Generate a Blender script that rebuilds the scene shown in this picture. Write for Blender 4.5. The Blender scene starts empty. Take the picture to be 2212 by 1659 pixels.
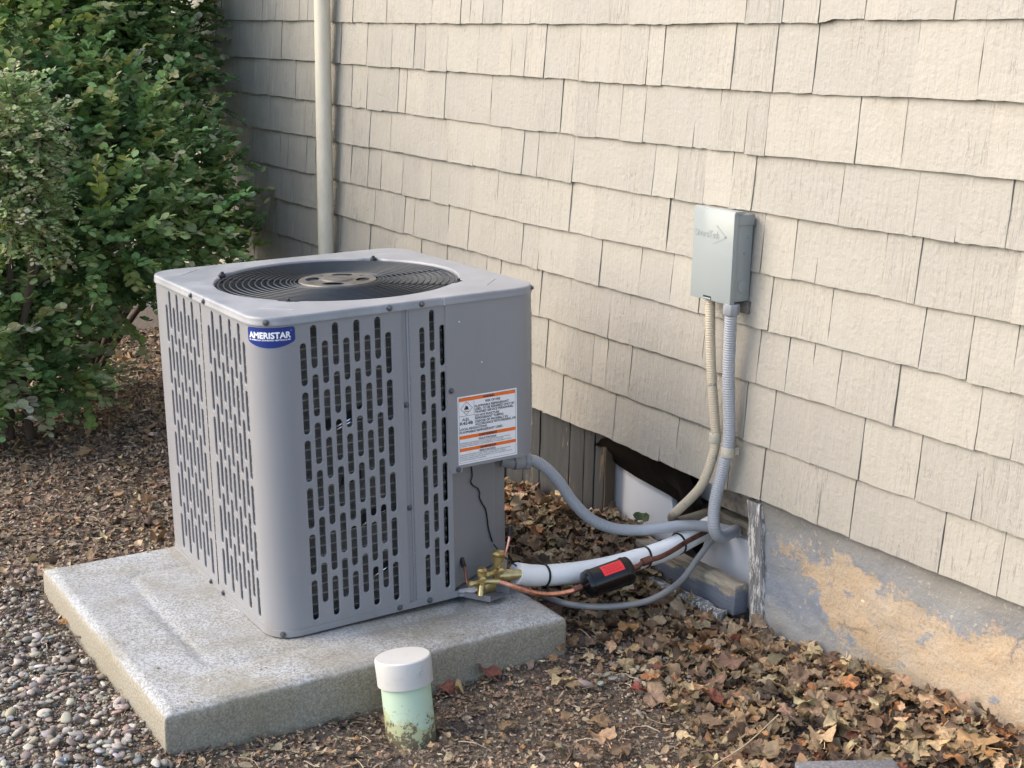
import bpy, bmesh, math, random
import numpy as np
from mathutils import Matrix, Vector
from mathutils.geometry import tessellate_polygon
random.seed(7); RNG = np.random.default_rng(11)
scene = bpy.context.scene
COL = scene.collection
PI = math.pi
rad = math.radians

# ---------------------------------------------------------------- camera
CAM = np.array([0.0, 0.0, 1.42])
R_ = np.array([0.5393537255, 0.8418800429, 0.0183180799])
D_ = np.array([0.2131914556, -0.1154726145, -0.9701626042])
W_ = np.array([-0.8146452983, 0.5271660731, -0.2417622166])
cd = bpy.data.cameras.new('camera'); cam = bpy.data.objects.new('camera', cd); COL.objects.link(cam)
cd.sensor_width = 36.0; cd.lens = 48.973; cd.clip_start = 0.05; cd.clip_end = 200
m = Matrix.Identity(4)
for i in range(3):
    m[i][0] = R_[i]; m[i][1] = -D_[i]; m[i][2] = -W_[i]; m[i][3] = CAM[i]
cam.matrix_world = m
scene.camera = cam

# ---------------------------------------------------------------- world, sun, exposure
wd = bpy.data.worlds.new('World'); scene.world = wd; wd.use_nodes = True
nt = wd.node_tree; bg = nt.nodes['Background']
sky = nt.nodes.new('ShaderNodeTexSky'); sky.sky_type = 'NISHITA'; sky.sun_disc = False
SUN_EL, SUN_AZ = rad(38), rad(210)      # azimuth measured from +y clockwise
sky.sun_elevation = SUN_EL; sky.sun_rotation = SUN_AZ
sky.dust_density = 2.5; sky.ozone_density = 0.5; sky.air_density = 0.95
nt.links.new(sky.outputs[0], bg.inputs[0]); bg.inputs[1].default_value = 0.15
sd = bpy.data.lights.new('sun', 'SUN'); sd.energy = 0.66; sd.angle = rad(64); sd.color = (1.0, 0.91, 0.79)
sun = bpy.data.objects.new('sun', sd); COL.objects.link(sun)
sdir = Vector((math.sin(SUN_AZ)*math.cos(SUN_EL), math.cos(SUN_AZ)*math.cos(SUN_EL), math.sin(SUN_EL)))
sun.rotation_euler = sdir.to_track_quat('Z', 'Y').to_euler()
scene.view_settings.view_transform = 'Standard'; scene.view_settings.look = 'None'
scene.view_settings.exposure = 1.52; scene.view_settings.gamma = 1.0
scene.view_settings.use_curve_mapping = False
scene.render.resolution_x = 1024; scene.render.resolution_y = 768

# ---------------------------------------------------------------- helpers
def ray(x, y):
    return R_*((x-1106)/3009.2) + D_*((y-829.5)/3009.2) + W_
def aty(x, y, Y):
    r = ray(x, y); return CAM + r*(Y/r[1])
def atz(x, y, Z):
    r = ray(x, y); return CAM + r*((Z-CAM[2])/r[2])
def sm(a, b, x):
    t = np.clip((x-a)/(b-a), 0, 1); return t*t*(3-2*t)

def tag(o, label=None, cat=None, group=None, kind=None):
    if label: o['label'] = label
    if cat: o['category'] = cat
    if group: o['group'] = group
    if kind: o['kind'] = kind
    return o

def empty(name, loc, label, cat, group=None):
    o = bpy.data.objects.new(name, None); COL.objects.link(o); o.location = loc
    o.empty_display_size = .05
    return tag(o, label, cat, group)

def link(name, me, mt=None, parent=None):
    o = bpy.data.objects.new(name, me); COL.objects.link(o)
    if mt is not None and len(me.materials) == 0: me.materials.append(mt)
    if parent is not None: o.parent = parent
    return o

class MB:
    """collects polygons, builds one mesh object"""
    def __init__(s): s.v = []; s.f = []; s.c = []
    def add(s, v, f, col=None):
        n = len(s.v); s.v += [tuple(map(float, p)) for p in v]
        s.f += [tuple(i+n for i in g) for g in f]
        if col is not None: s.c += [col]*len(v)
        return s
    def box(s, a, b, j=0.0):
        (x0, y0, z0), (x1, y1, z1) = a, b
        v = [(x0,y0,z0),(x1,y0,z0),(x1,y1,z0),(x0,y1,z0),(x0,y0,z1),(x1,y0,z1),(x1,y1,z1),(x0,y1,z1)]
        if j: v = [tuple(c+random.uniform(-j, j) for c in p) for p in v]
        return s.add(v, [(0,3,2,1),(4,5,6,7),(0,1,5,4),(1,2,6,5),(2,3,7,6),(3,0,4,7)])
    def tube(s, pts, r, n=10, cap=True, rfun=None, up=None):
        pts = [np.array(p, float) for p in pts]; m_ = len(pts); V = []; F = []
        T = [pts[min(i+1, m_-1)]-pts[max(i-1, 0)] for i in range(m_)]
        T = [t/np.linalg.norm(t) for t in T]
        a = np.array([0, 0, 1.0]) if abs(T[0][2]) < .9 else np.array([1.0, 0, 0])
        if up is not None: a = np.array(up, float)
        u = np.cross(T[0], a); u /= np.linalg.norm(u)
        for i in range(m_):
            u = u - T[i]*(u@T[i]); u /= np.linalg.norm(u); w = np.cross(T[i], u)
            rr = r if rfun is None else rfun(i/(m_-1), i)
            for k in range(n):
                t = 2*PI*k/n; V.append(pts[i]+rr*(u*math.cos(t)+w*math.sin(t)))
        for i in range(m_-1):
            for k in range(n):
                a_, b_ = i*n+k, i*n+(k+1) % n
                F.append((a_, b_, b_+n, a_+n))
        if cap: F.append(tuple(range(n-1, -1, -1))); F.append(tuple((m_-1)*n+k for k in range(n)))
        return s.add(V, F)
    def cyl(s, a, b, r, n=16, r2=None):
        r2 = r if r2 is None else r2
        return s.tube([a, b], r, n, rfun=lambda t, i: r if i == 0 else r2)
    def build(s, name, mt, parent=None, smooth=False, angle=None, bevel=None):
        me = bpy.data.meshes.new(name); me.from_pydata(s.v, [], s.f); me.update()
        if s.c and len(s.c) == len(s.v):
            ca = me.color_attributes.new('Col', 'FLOAT_COLOR', 'POINT')
            ca.data.foreach_set('color', np.array([list(c)+[1] if len(c) == 3 else c for c in s.c], dtype=np.float32).ravel())
        if bevel:
            bm = bmesh.new(); bm.from_mesh(me)
            bmesh.ops.recalc_face_normals(bm, faces=bm.faces)
            es = [e for e in bm.edges if len(e.link_faces) == 2 and e.calc_face_angle(0) > rad(35)]
            bmesh.ops.bevel(bm, geom=es, offset=bevel, segments=2, affect='EDGES', profile=.5)
            bm.to_mesh(me); bm.free(); smooth = True; angle = angle or 40
        if smooth:
            me.polygons.foreach_set('use_smooth', [True]*len(me.polygons))
            if angle:
                me.set_sharp_from_angle(angle=rad(angle))
        return link(name, me, mt, parent)

def np_mesh(name, V, F, col=None, mt=None, parent=None, smooth=False):
    V = np.asarray(V, np.float32); F = np.asarray(F, np.int32)
    me = bpy.data.meshes.new(name); k = F.shape[1]
    me.vertices.add(len(V)); me.vertices.foreach_set('co', V.ravel())
    me.loops.add(F.size); me.loops.foreach_set('vertex_index', F.ravel())
    me.polygons.add(len(F)); me.polygons.foreach_set('loop_start', np.arange(0, F.size, k, dtype=np.int32))
    try: me.polygons.foreach_set('loop_total', np.full(len(F), k, np.int32))
    except Exception: pass
    me.polygons.foreach_set('use_smooth', np.full(len(F), smooth))
    me.update(calc_edges=True); me.validate()
    if col is not None:
        ca = me.color_attributes.new('Col', 'FLOAT_COLOR', 'POINT')
        c4 = np.ones((len(V), 4), np.float32); c4[:, :3] = col
        ca.data.foreach_set('color', c4.ravel())
    return link(name, me, mt, parent)

def smooth_path(pts, n=8):
    P = [np.array(p, float) for p in pts]; out = []
    P = [2*P[0]-P[1]]+P+[2*P[-1]-P[-2]]
    for i in range(1, len(P)-2):
        for k in range(n):
            t = k/n; a, b, c, d = P[i-1], P[i], P[i+1], P[i+2]
            out.append(.5*((2*b)+(c-a)*t+(2*a-5*b+4*c-d)*t*t+(3*b-a-3*c+d)*t**3))
    out.append(P[-2]); return out

def resample(pts, step):
    P = np.array(pts); s = np.r_[0, np.cumsum(np.linalg.norm(np.diff(P, axis=0), axis=1))]
    n = max(2, int(s[-1]/step)+1); t = np.linspace(0, s[-1], n)
    return np.stack([np.interp(t, s, P[:, i]) for i in range(3)], 1), t

# value noise in numpy
def vnoise(x, y, seed=0):
    xi = np.floor(x).astype(int); yi = np.floor(y).astype(int); xf = x-xi; yf = y-yi
    def h(a, b):
        n = (a*374761393+b*668265263+seed*974711) & 0x7fffffff
        n = (n ^ (n >> 13))*1274126177 & 0x7fffffff
        return (n & 0xffff)/65535.0
    u = xf*xf*(3-2*xf); v = yf*yf*(3-2*yf)
    return (h(xi, yi)*(1-u)+h(xi+1, yi)*u)*(1-v)+(h(xi, yi+1)*(1-u)+h(xi+1, yi+1)*u)*v
def fbm(x, y, o=4, seed=0):
    s = 0; a = .5
    for k in range(o): s = s+a*vnoise(x*2**k, y*2**k, seed+k); a *= .5
    return s

# ---------------------------------------------------------------- materials
class Mat:
    def __init__(s, name, rough=.6, metal=0., col=(.5, .5, .5), spec=.5):
        s.m = bpy.data.materials.new(name); s.m.use_nodes = True; s.n = s.m.node_tree; s.N = s.n.nodes
        s.b = s.N['Principled BSDF']; s.b.inputs['Roughness'].default_value = rough
        s.b.inputs['Metallic'].default_value = metal; s.b.inputs['Base Color'].default_value = (*col, 1)
        s.b.inputs['Specular IOR Level'].default_value = spec
        g = s.N.new('ShaderNodeNewGeometry'); s.pos = g.outputs['Position']
        tc = s.N.new('ShaderNodeTexCoord'); s.obj = tc.outputs['Object']
    def L(s, a, b): s.n.links.new(a, b)
    def mapping(s, src, scale=(1, 1, 1), loc=(0, 0, 0), rot=(0, 0, 0)):
        n = s.N.new('ShaderNodeMapping'); n.inputs['Scale'].default_value = scale
        n.inputs['Location'].default_value = loc; n.inputs['Rotation'].default_value = rot
        s.L(src, n.inputs[0]); return n.outputs[0]
    def noise(s, src, scale=5, detail=4, rough=.6, dist=0., out=0):
        n = s.N.new('ShaderNodeTexNoise'); s.L(src, n.inputs['Vector'])
        n.inputs['Scale'].default_value = scale; n.inputs['Detail'].default_value = detail
        n.inputs['Roughness'].default_value = rough; n.inputs['Distortion'].default_value = dist
        return n.outputs[out]
    def vor(s, src, scale=5, feat='F1', out='Distance'):
        n = s.N.new('ShaderNodeTexVoronoi'); s.L(src, n.inputs['Vector']); n.feature = feat
        n.inputs['Scale'].default_value = scale; return n.outputs[out]
    def ramp(s, fac, stops, interp='LINEAR'):
        n = s.N.new('ShaderNodeValToRGB'); s.L(fac, n.inputs[0]); cr = n.color_ramp; cr.interpolation = interp
        while len(cr.elements) < len(stops): cr.elements.new(.5)
        for e, (p, c) in zip(cr.elements, stops):
            e.position = p
            e.color = (*c, 1) if isinstance(c, tuple) else (c, c, c, 1)
        return n.outputs[0]
    def mix(s, fac, a, b, mode='MIX'):
        n = s.N.new('ShaderNodeMix'); n.data_type = 'RGBA'; n.blend_type = mode
        for k, v in ((0, fac), (6, a), (7, b)):
            if isinstance(v, (int, float)): n.inputs[k].default_value = v if k == 0 else (v, v, v, 1)
            elif isinstance(v, tuple): n.inputs[k].default_value = (*v, 1)
            else: s.L(v, n.inputs[k])
        return n.outputs[2]
    def math(s, op, a, b=0., clamp=False):
        n = s.N.new('ShaderNodeMath'); n.operation = op; n.use_clamp = clamp
        for k, v in ((0, a), (1, b)):
            if isinstance(v, (int, float)): n.inputs[k].default_value = v
            else: s.L(v, n.inputs[k])
        return n.outputs[0]
    def sep(s, v):
        n = s.N.new('ShaderNodeSeparateXYZ'); s.L(v, n.inputs[0]); return n.outputs
    def bump(s, h, strength=.5, dist=.001, prev=None):
        n = s.N.new('ShaderNodeBump'); s.L(h, n.inputs['Height']); n.inputs['Strength'].default_value = strength
        n.inputs['Distance'].default_value = dist
        if prev is not None: s.L(prev, n.inputs['Normal'])
        return n.outputs[0]
    def color(s, c): s.L(c, s.b.inputs['Base Color']); return s
    def rough(s, c): s.L(c, s.b.inputs['Roughness']); return s
    def normal(s, c): s.L(c, s.b.inputs['Normal']); return s
    def attr(s, name='Col'):
        n = s.N.new('ShaderNodeAttribute'); n.attribute_name = name; return n.outputs['Color']
    def objinfo(s, k): return s.N.new('ShaderNodeObjectInfo').outputs[k]

def simple(name, col, rough=.5, metal=0., spec=.5): return Mat(name, rough, metal, col, spec).m

# painted cedar shingle
M = Mat('shingle_paint', .62)
vr = M.mapping(M.pos, (52, 52, 1.9)); n1 = M.noise(vr, 1.0, 3, .55)
line = M.math('LESS_THAN', M.math('ABSOLUTE', M.math('SUBTRACT', n1, .5)), .0075)
grain = M.noise(M.mapping(M.pos, (160, 160, 9)), 1.0, 4, .6)
lump = M.noise(M.pos, 75, 4, .6)
ripple = M.noise(M.mapping(M.pos, (95, 95, 5)), 1.0, 3, .65, 1.2)
rsel = M.ramp(M.math('FRACT', M.math('MULTIPLY', M.objinfo('Random'), 7.31)), [(.55, 0.), (.75, 1.)]); lump2 = M.noise(M.pos, 14, 3, .6)
big = M.noise(M.pos, 2.6, 3, .6)
ob = M.objinfo('Random')
base = M.mix(M.ramp(big, [(.35, 0.), (.7, 1.)]), (.372, .345, .290), (.345, .326, .280))
base = M.mix(M.math('MULTIPLY', ob, .6), base, (.290, .277, .246))
base = M.mix(M.math('MULTIPLY', M.ramp(lump2, [(.5, 0.), (.8, 1.)]), .35), base, (.28, .262, .205))
# flaked paint specks and thin splits
spk = M.ramp(M.noise(M.mapping(M.pos, (60, 60, 18)), 1.0, 5, .7), [(.735, 0.), (.75, 1.)])
base = M.mix(M.math('MULTIPLY', spk, .55), base, (.30, .28, .24))
dr = M.ramp(M.noise(M.mapping(M.pos, (55, 55, 1.1), (3, 7, 1)), 1.0, 2, .5), [(.66, 0.), (.69, 1.)])
base = M.mix(M.math('MULTIPLY', dr, M.math('MULTIPLY', M.ramp(M.math('ADD', M.sep(M.pos)[0], 5.5), [(.0, 1.), (1., .12)]), .45)), base, (.50, .49, .45))
M.color(base)
bn = M.bump(M.math('MULTIPLY', ripple, rsel), .9, .0045); bn = M.bump(grain, .6, .0022, bn); bn = M.bump(lump, .75, .0034, bn); bn = M.bump(lump2, .5, .004, bn); bn = M.bump(n1, .6, .006, bn); bn = M.bump(line, -.7, .0018, bn)
base = M.mix(M.math('MULTIPLY', line, M.math('MULTIPLY', M.ramp(M.noise(M.pos, 5, 2), [(.50, 0.), (.60, 1.)]), .55)), base, (.17, .15, .125)); M.color(base)
M.normal(bn); SHINGLE = M.m

M = Mat('raw_wood_edge', .8); 
M.color(M.ramp(M.noise(M.pos, 60, 4), [(.3, (.10, .085, .065)), (.7, (.25, .22, .18))])); OLDWOOD_DARK = M.m

# dark grey painted boards, peeling
M = Mat('peeling_grey_board', .65)
g = M.noise(M.mapping(M.pos, (45, 45, 4)), 1.0, 5, .7)
e = M.noise(M.mapping(M.pos, (26, 26, 3.5), (5, 1, 2)), 1.0, 5, .75)
c = M.mix(M.ramp(g, [(.3, 0.), (.7, 1.)]), (.030, .031, .032), (.058, .060, .062))
c = M.mix(M.ramp(e, [(.60, 0.), (.63, 1.)]), c, (.13, .095, .06))
c = M.mix(M.ramp(M.noise(M.mapping(M.pos, (90, 90, 12)), 1.0, 4, .7), [(.68, 0.), (.71, 1.)]), c, (.30, .28, .24))
M.color(c); M.normal(M.bump(g, .6, .003)); BOARD = M.m

# weathered post / sill with flaking white
M = Mat('flaking_trim', .7)
g = M.noise(M.mapping(M.pos, (130, 130, 11)), 1.0, 5, .7)
e = M.noise(M.mapping(M.pos, (70, 70, 9), (5, 1, 2)), 1.0, 4, .8)
c = M.mix(M.ramp(g, [(.35, 0.), (.65, 1.)]), (.12, .115, .11), (.24, .235, .23))
c = M.mix(M.ramp(e, [(.51, 0.), (.55, 1.)]), c, (.62, .60, .55))
M.color(c); M.normal(M.bump(g, .9, .003)); FLAKE = M.m

M = Mat('weathered_sill', .75)
g = M.noise(M.mapping(M.pos, (6, 80, 120)), 1.0, 5, .7)
e = M.noise(M.mapping(M.pos, (14, 30, 22)), 1.0, 5, .7)
z = M.sep(M.pos)[2]
c = M.mix(M.ramp(g, [(.35, 0.), (.65, 1.)]), (.17, .13, .085), (.40, .36, .28))
k = M.ramp(M.math('ADD', M.math('MULTIPLY', M.math('SUBTRACT', .085, z), 9.), e), [(.72, 0.), (.78, 1.)])
c = M.mix(k, c, (.135, .15, .18))
c = M.mix(M.ramp(M.noise(M.mapping(M.pos, (30, 60, 60), (4, 4, 4)), 1.0, 4, .7), [(.66, 0.), (.69, 1.)]), c, (.55, .53, .48))
M.color(c); M.normal(M.bump(g, .9, .004)); SILL = M.m

# foundation: grey-blue paint, ochre render showing where it peeled
M = Mat('foundation_paint', .8)
s3 = M.sep(M.pos); X, Z = s3[0], s3[2]
lo = M.noise(M.mapping(M.pos, (1, 1, 1), (1.3, .2, .7)), 7, 6, .62)
fi = M.noise(M.pos, 34, 6, .7)
nn = M.math('ADD', M.math('MULTIPLY', M.math('SUBTRACT', lo, .52), .6), M.math('MULTIPLY', M.math('SUBTRACT', fi, .5), .30))
# upper limit of the ochre patch z = .235 ; left limit x ; lower limit slopes away to the right
top_ = M.math('MULTIPLY', M.math('SUBTRACT', .232, Z), 3.0)
left_ = M.math('MULTIPLY', M.math('SUBTRACT', X, -2.385), 2.4)
lowz = M.math('ADD', .165, M.math('MULTIPLY', M.math('ADD', X, 2.36), -.52))
bot_ = M.math('MULTIPLY', M.math('SUBTRACT', Z, lowz), 1.8)
k = M.math('MINIMUM', M.math('MINIMUM', top_, left_), bot_)
k = M.math('ADD', k, nn)
k = M.math('ADD', k, M.math('MULTIPLY', M.math('SUBTRACT', M.noise(M.pos, 130, 4, .75), .5), .16))
och = M.ramp(k, [(.0, 0.), (.05, 1.)])
patch = M.ramp(M.noise(M.mapping(M.pos, (1, 1, 1.3), (5, 2, 8)), 13, 6, .7), [(.60, 0.), (.625, 1.)])
och = M.math('MULTIPLY', och, M.math('SUBTRACT', 1., M.math('MULTIPLY', patch, .85)))
grey = M.mix(M.ramp(M.noise(M.pos, 5, 5, .6), [(.35, 0.), (.65, 1.)]), (.185, .215, .27), (.235, .24, .235))
dirt = M.ramp(Z, [(.20, 0.), (.33, 1.)])
grey = M.mix(M.math('MULTIPLY', dirt, .8), grey, (.215, .19, .15))
spl = M.ramp(M.noise(M.pos, 60, 5, .75), [(.60, 0.), (.64, 1.)])
grey = M.mix(M.math('MULTIPLY', spl, .6), grey, (.47, .43, .35))
oc = M.mix(M.ramp(M.noise(M.pos, 11, 5, .65), [(.35, 0.), (.68, 1.)]), (.43, .32, .205), (.39, .33, .25))
oc = M.mix(M.math('MULTIPLY', M.ramp(M.noise(M.pos, 150, 4, .7), [(.5, 0.), (.7, 1.)]), .6), oc, (.19, .145, .105))
c = M.mix(och, grey, oc)
ck = M.math('LESS_THAN', M.vor(M.mapping(M.mix(.06, M.pos, M.noise(M.pos, 9, 5, .7, 0., 1), 'ADD'), (5, 5, 4)), 1.0, 'DISTANCE_TO_EDGE'), .012)
ck = M.math('MULTIPLY', ck, M.ramp(M.noise(M.pos, 4, 2), [(.50, 0.), (.56, 1.)]))
c = M.mix(M.math('MULTIPLY', ck, .35), c, (.05, .045, .04))
lowp = M.ramp(M.math('ADD', Z, M.math('MULTIPLY', M.noise(M.pos, 18, 5, .7), .12)), [(.09, 1.), (.13, 0.)])
c = M.mix(M.math('MULTIPLY', lowp, .35), c, (.40, .37, .30))
M.color(c)
hb = M.bump(M.noise(M.pos, 120, 5, .7), .8, .003); hb = M.bump(M.noise(M.pos, 16, 4, .6), .8, .010, hb)
hb = M.bump(och, .5, -.0015, hb); M.normal(hb); FOUND = M.m

# unit sheet metal paints
M = Mat('grey_enamel', .36, .0, (.238, .240, .252))
sp = M.noise(M.pos, 1400, 2, .5)
dz = M.math('ADD', M.math('MULTIPLY', M.sep(M.obj)[2], -7.), M.math('MULTIPLY', M.noise(M.mapping(M.obj, (1, 1, .5)), 26, 5, .7), 1.5))
dirt = M.ramp(dz, [(.55, 0.), (.95, .30)])
dust = M.ramp(M.noise(M.mapping(M.obj, (9, 9, 1.6)), 1., 5, .7), [(.45, 0.), (.75, .16)])
ec = M.mix(sp, (.222, .225, .236), (.268, .271, .282)); ec = M.mix(dust, ec, (.36, .35, .33)); M.color(M.mix(dirt, ec, (.24, .20, .15)))
M.rough(M.ramp(M.noise(M.obj, 14, 4, .6), [(.3, .33), (.7, .44)])); M.normal(M.bump(sp, .12, .0003)); ENAMEL = M.m
M = Mat('lid_enamel', .34, .0, (.24, .245, .26))
du = M.noise(M.obj, 9, 5, .65)
M.color(M.mix(M.ramp(du, [(.4, 0.), (.75, 1.)]), (.235, .242, .255), (.33, .333, .335)))
M.rough(M.ramp(du, [(.3, .34), (.7, .52)])); M.normal(M.bump(M.noise(M.pos, 1400, 2, .5), .1, .0003)); LID = M.m
PANEL_IN = simple('inner_panel_paint', (.165, .168, .178), .42)
DARKIN = simple('dark_interior', (.012, .012, .013), .8)
SHROUD = simple('shroud_paint', (.10, .105, .11), .5)
WIRE = simple('grille_wire', (.028, .034, .040), .4, 0., .4)
M = Mat('motor_plate', .42, .55)
M.color(M.ramp(M.noise(M.obj, 22, 4, .65), [(.3, (.09, .085, .075)), (.7, (.22, .20, .17))])); PLATE = M.m
BLADE = simple('fan_blade', (.05, .058, .075), .25, .3)
SCREW = simple('screw_steel', (.13, .14, .15), .38, .7)
CHROME = simple('bright_tube', (.75, .77, .8), .18, 1.)
M = Mat('coil_fin', .45, .75)
f1 = M.noise(M.mapping(M.obj, (420, 420, 30)), 1.0, 3, .7); f2 = M.noise(M.mapping(M.obj, (60, 60, 60)), 1.0, 5, .75)
f2r = M.ramp(f2, [(.45, 0.), (.68, 1.)])
zz = M.math('FRACT', M.math('MULTIPLY', M.sep(M.obj)[2], 1/.0228))
wob = M.math('MULTIPLY', M.math('SUBTRACT', M.noise(M.obj, 90, 2), .5), .16)
ln = M.math('LESS_THAN', M.math('ABSOLUTE', M.math('SUBTRACT', M.math('ADD', zz, wob), .5)), .055)
c = M.mix(f1, (.07, .07, .068), (.42, .42, .405)); c = M.mix(M.math('MULTIPLY', f2r, .5), c, (.22, .22, .215))
c = M.mix(M.math('MULTIPLY', ln, .85), c, (.62, .62, .58)); M.color(c)
M.normal(M.bump(M.math('ADD', f1, f2), 1., .006)); COIL = M.m

# concrete-look pad
M = Mat('speckled_pad', .85)
w1 = M.noise(M.pos, 170, 3, .55, .9); w2 = M.noise(M.pos, 6, 4, .6); w3 = M.noise(M.pos, 2.3, 3, .6)
r1 = M.ramp(w1, [(.42, 0.), (.56, 1.)])
light = M.mix(M.ramp(w2, [(.38, 0.), (.62, 1.)]), (.31, .30, .265), (.44, .455, .46))
dark = M.mix(M.ramp(w3, [(.4, 0.), (.6, 1.)]), (.155, .145, .12), (.21, .215, .22))
r1 = M.math('ADD', M.math('MULTIPLY', r1, .62), .26)
c = M.mix(r1, dark, light)
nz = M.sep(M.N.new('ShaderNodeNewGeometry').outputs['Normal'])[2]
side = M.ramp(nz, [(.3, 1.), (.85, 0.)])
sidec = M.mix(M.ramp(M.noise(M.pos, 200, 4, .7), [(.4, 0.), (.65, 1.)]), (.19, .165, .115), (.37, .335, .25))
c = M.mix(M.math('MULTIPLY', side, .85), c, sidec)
yel = M.ramp(M.noise(M.pos, 3.1, 4, .6), [(.52, 0.), (.72, 1.)])
c = M.mix(M.math('MULTIPLY', yel, .45), c, (.25, .215, .13))
M.color(c); hb = M.bump(w1, .5, .0016); M.normal(M.bump(M.noise(M.pos, 420, 3, .6), .4, .0008, hb)); PAD = M.m

# ground soil
M = Mat('soil', .95)
a = M.noise(M.pos, 90, 6, .75); b = M.noise(M.pos, 12, 5, .6)
c = M.ramp(a, [(.3, (.06, .045, .034)), (.5, (.15, .115, .085)), (.75, (.28, .22, .165))])
M.color(M.mix(M.math('MULTIPLY', b, .4), c, (.10, .082, .066)))
M.normal(M.bump(a, 1., .012)); SOIL = M.m

def litter_mat(name, rough, bumpd=0., nscale=200, trans=0.):
    M = Mat(name, rough)
    c = M.mix(1.0, M.attr('Col'), M.objinfo('Color'), 'MULTIPLY')
    n = M.noise(M.pos, nscale, 4, .7)
    c = M.mix(M.math('MULTIPLY', M.ramp(n, [(.35, 0.), (.65, 1.)]), .5), c, M.mix(1.0, c, (.55, .5, .45), 'MULTIPLY'))
    M.color(c)
    if bumpd: M.normal(M.bump(n, .7, bumpd))
    if trans:
        t = M.N.new('ShaderNodeBsdfTranslucent'); M.L(c, t.inputs[0]); mx = M.N.new('ShaderNodeMixShader')
        mx.inputs[0].default_value = trans; M.L(M.b.outputs[0], mx.inputs[1]); M.L(t.outputs[0], mx.inputs[2])
        M.L(mx.outputs[0], M.N['Material Output'].inputs[0])
    return M.m
DRYLEAF = litter_mat('dry_leaf', .7, .0015, 160, .12)
SHRED = litter_mat('leaf_shred', .85, .001, 260)
STONE = litter_mat('pebble_stone', .75, .0008, 330)
GREEN = litter_mat('green_leaf', .68, 0., 60, .34)
BARK = simple('bark', (.09, .065, .05), .9)

M = Mat('painted_downspout', .5)
n = M.noise(M.mapping(M.pos, (40, 40, 14)), 1., 4, .6)
M.color(M.mix(M.ramp(n, [(.35, 0.), (.7, 1.)]), (.66, .61, .49), (.58, .535, .42))); M.normal(M.bump(n, .5, .0015)); SPOUT = M.m
M = Mat('box_grey_paint', .17)
n = M.noise(M.pos, 260, 4, .6)
M.color(M.mix(n, (.285, .315, .31), (.30, .33, .325))); M.normal(M.bump(n, .12, .0006)); BOXG = M.m
M = Mat('tan_painted_conduit', .5)
n = M.noise(M.mapping(M.pos, (50, 50, 24)), 1., 5, .7)
c = M.mix(M.ramp(M.noise(M.pos, 22, 5, .7), [(.60, 0.), (.63, 1.)]), (.48, .42, .31), (.26, .26, .25))
k = M.ramp(M.math('ADD', M.sep(M.pos)[2], M.math('MULTIPLY', n, .05)), [(.235, 1.), (.25, 0.)])  # darker brown toward the low end of the conduit
c = M.mix(k, c, (.18, .15, .11)); M.color(c); M.normal(M.bump(n, .3, .001)); TANC = M.m
LTGREY = Mat('liquidtight_grey', .3, 0., (.36, .385, .41))
LTGREY.color(LTGREY.mix(LTGREY.noise(LTGREY.pos, 9, 3), (.31, .325, .345), (.385, .40, .42))); LTGREY = LTGREY.m
FITTING = simple('grey_fitting', (.25, .265, .28), .35)
STRAPM = Mat('painted_strap', .5); STRAPM.color(STRAPM.ramp(STRAPM.noise(STRAPM.pos, 60, 4, .7), [(.4, (.52, .48, .38)), (.7, (.36, .35, .30))])); STRAPM = STRAPM.m
M = Mat('white_insulation', .55)
br = M.N.new('ShaderNodeTexWave'); M.L(M.mapping(M.pos, (1, 1, 1)), br.inputs[0]); br.inputs['Scale'].default_value = 160; br.bands_direction = 'Y'
br2 = M.N.new('ShaderNodeTexWave'); M.L(M.mapping(M.pos, (1, 1, 1)), br2.inputs[0]); br2.inputs['Scale'].default_value = 150; br2.bands_direction = 'Z'
wv = M.math('ADD', br.outputs[1], br2.outputs[1])
M.color(M.mix(M.ramp(wv, [(.2, 0.), (1., 1.)]), (.84, .84, .81), (.93, .93, .90)))
M.normal(M.bump(wv, .35, .0008)); INSUL = M.m
BLACKP = simple('black_enamel', (.004, .004, .005), .2)
BLACKM = simple('black_plastic', (.012, .012, .013), .38)
REDL = simple('red_label', (.80, .03, .035), .35)
M = Mat('copper', .28, .9)
M.color(M.ramp(M.noise(M.pos, 45, 5, .7), [(.3, (.50, .20, .13)), (.6, (.86, .44, .32)), (.8, (.92, .58, .45))])); COPPER = M.m
M = Mat('tarnished_copper', .5, .6)
M.color(M.ramp(M.noise(M.pos, 30, 5, .7), [(.35, (.11, .045, .03)), (.7, (.27, .12, .08))])); TARN = M.m
BRASS = Mat('brass', .32, .85); BRASS.color(BRASS.ramp(BRASS.noise(BRASS.pos, 70, 4, .6), [(.3, (.42, .32, .13)), (.7, (.72, .58, .28))])); BRASS = BRASS.m
M = Mat('grey_vinyl_tube', .3, 0., (.22, .22, .22)); M.color(M.mix(M.noise(M.pos, 12, 3), (.17, .17, .168), (.27, .27, .265))); VINYL = M.m
M = Mat('white_foam', .6)
M.color(M.mix(M.noise(M.pos, 8, 5, .6), (.56, .57, .60), (.68, .69, .71))); M.normal(M.bump(M.noise(M.pos, 90, 3), .2, .001)); FOAM = M.m
BLACKF = Mat('black_flashing', .42, 0., (.004, .004, .004), .25); BLACKF.normal(BLACKF.bump(BLACKF.noise(BLACKF.pos, 25, 4), .4, .004)); BLACKF = BLACKF.m
M = Mat('green_sewer_pipe', .45)
z = M.sep(M.pos)[2]; n = M.noise(M.pos, 28, 6, .72)
c = M.mix(M.noise(M.pos, 7, 3), (.43, .56, .42), (.48, .60, .46))
k1 = M.ramp(M.math('ADD', M.math('MULTIPLY', z, -6.), M.math('MULTIPLY', n, 1.6)), [(.52, 0.), (.66, 1.)])
c = M.mix(M.math('MULTIPLY', k1, .85), c, (.42, .43, .22))
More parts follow.
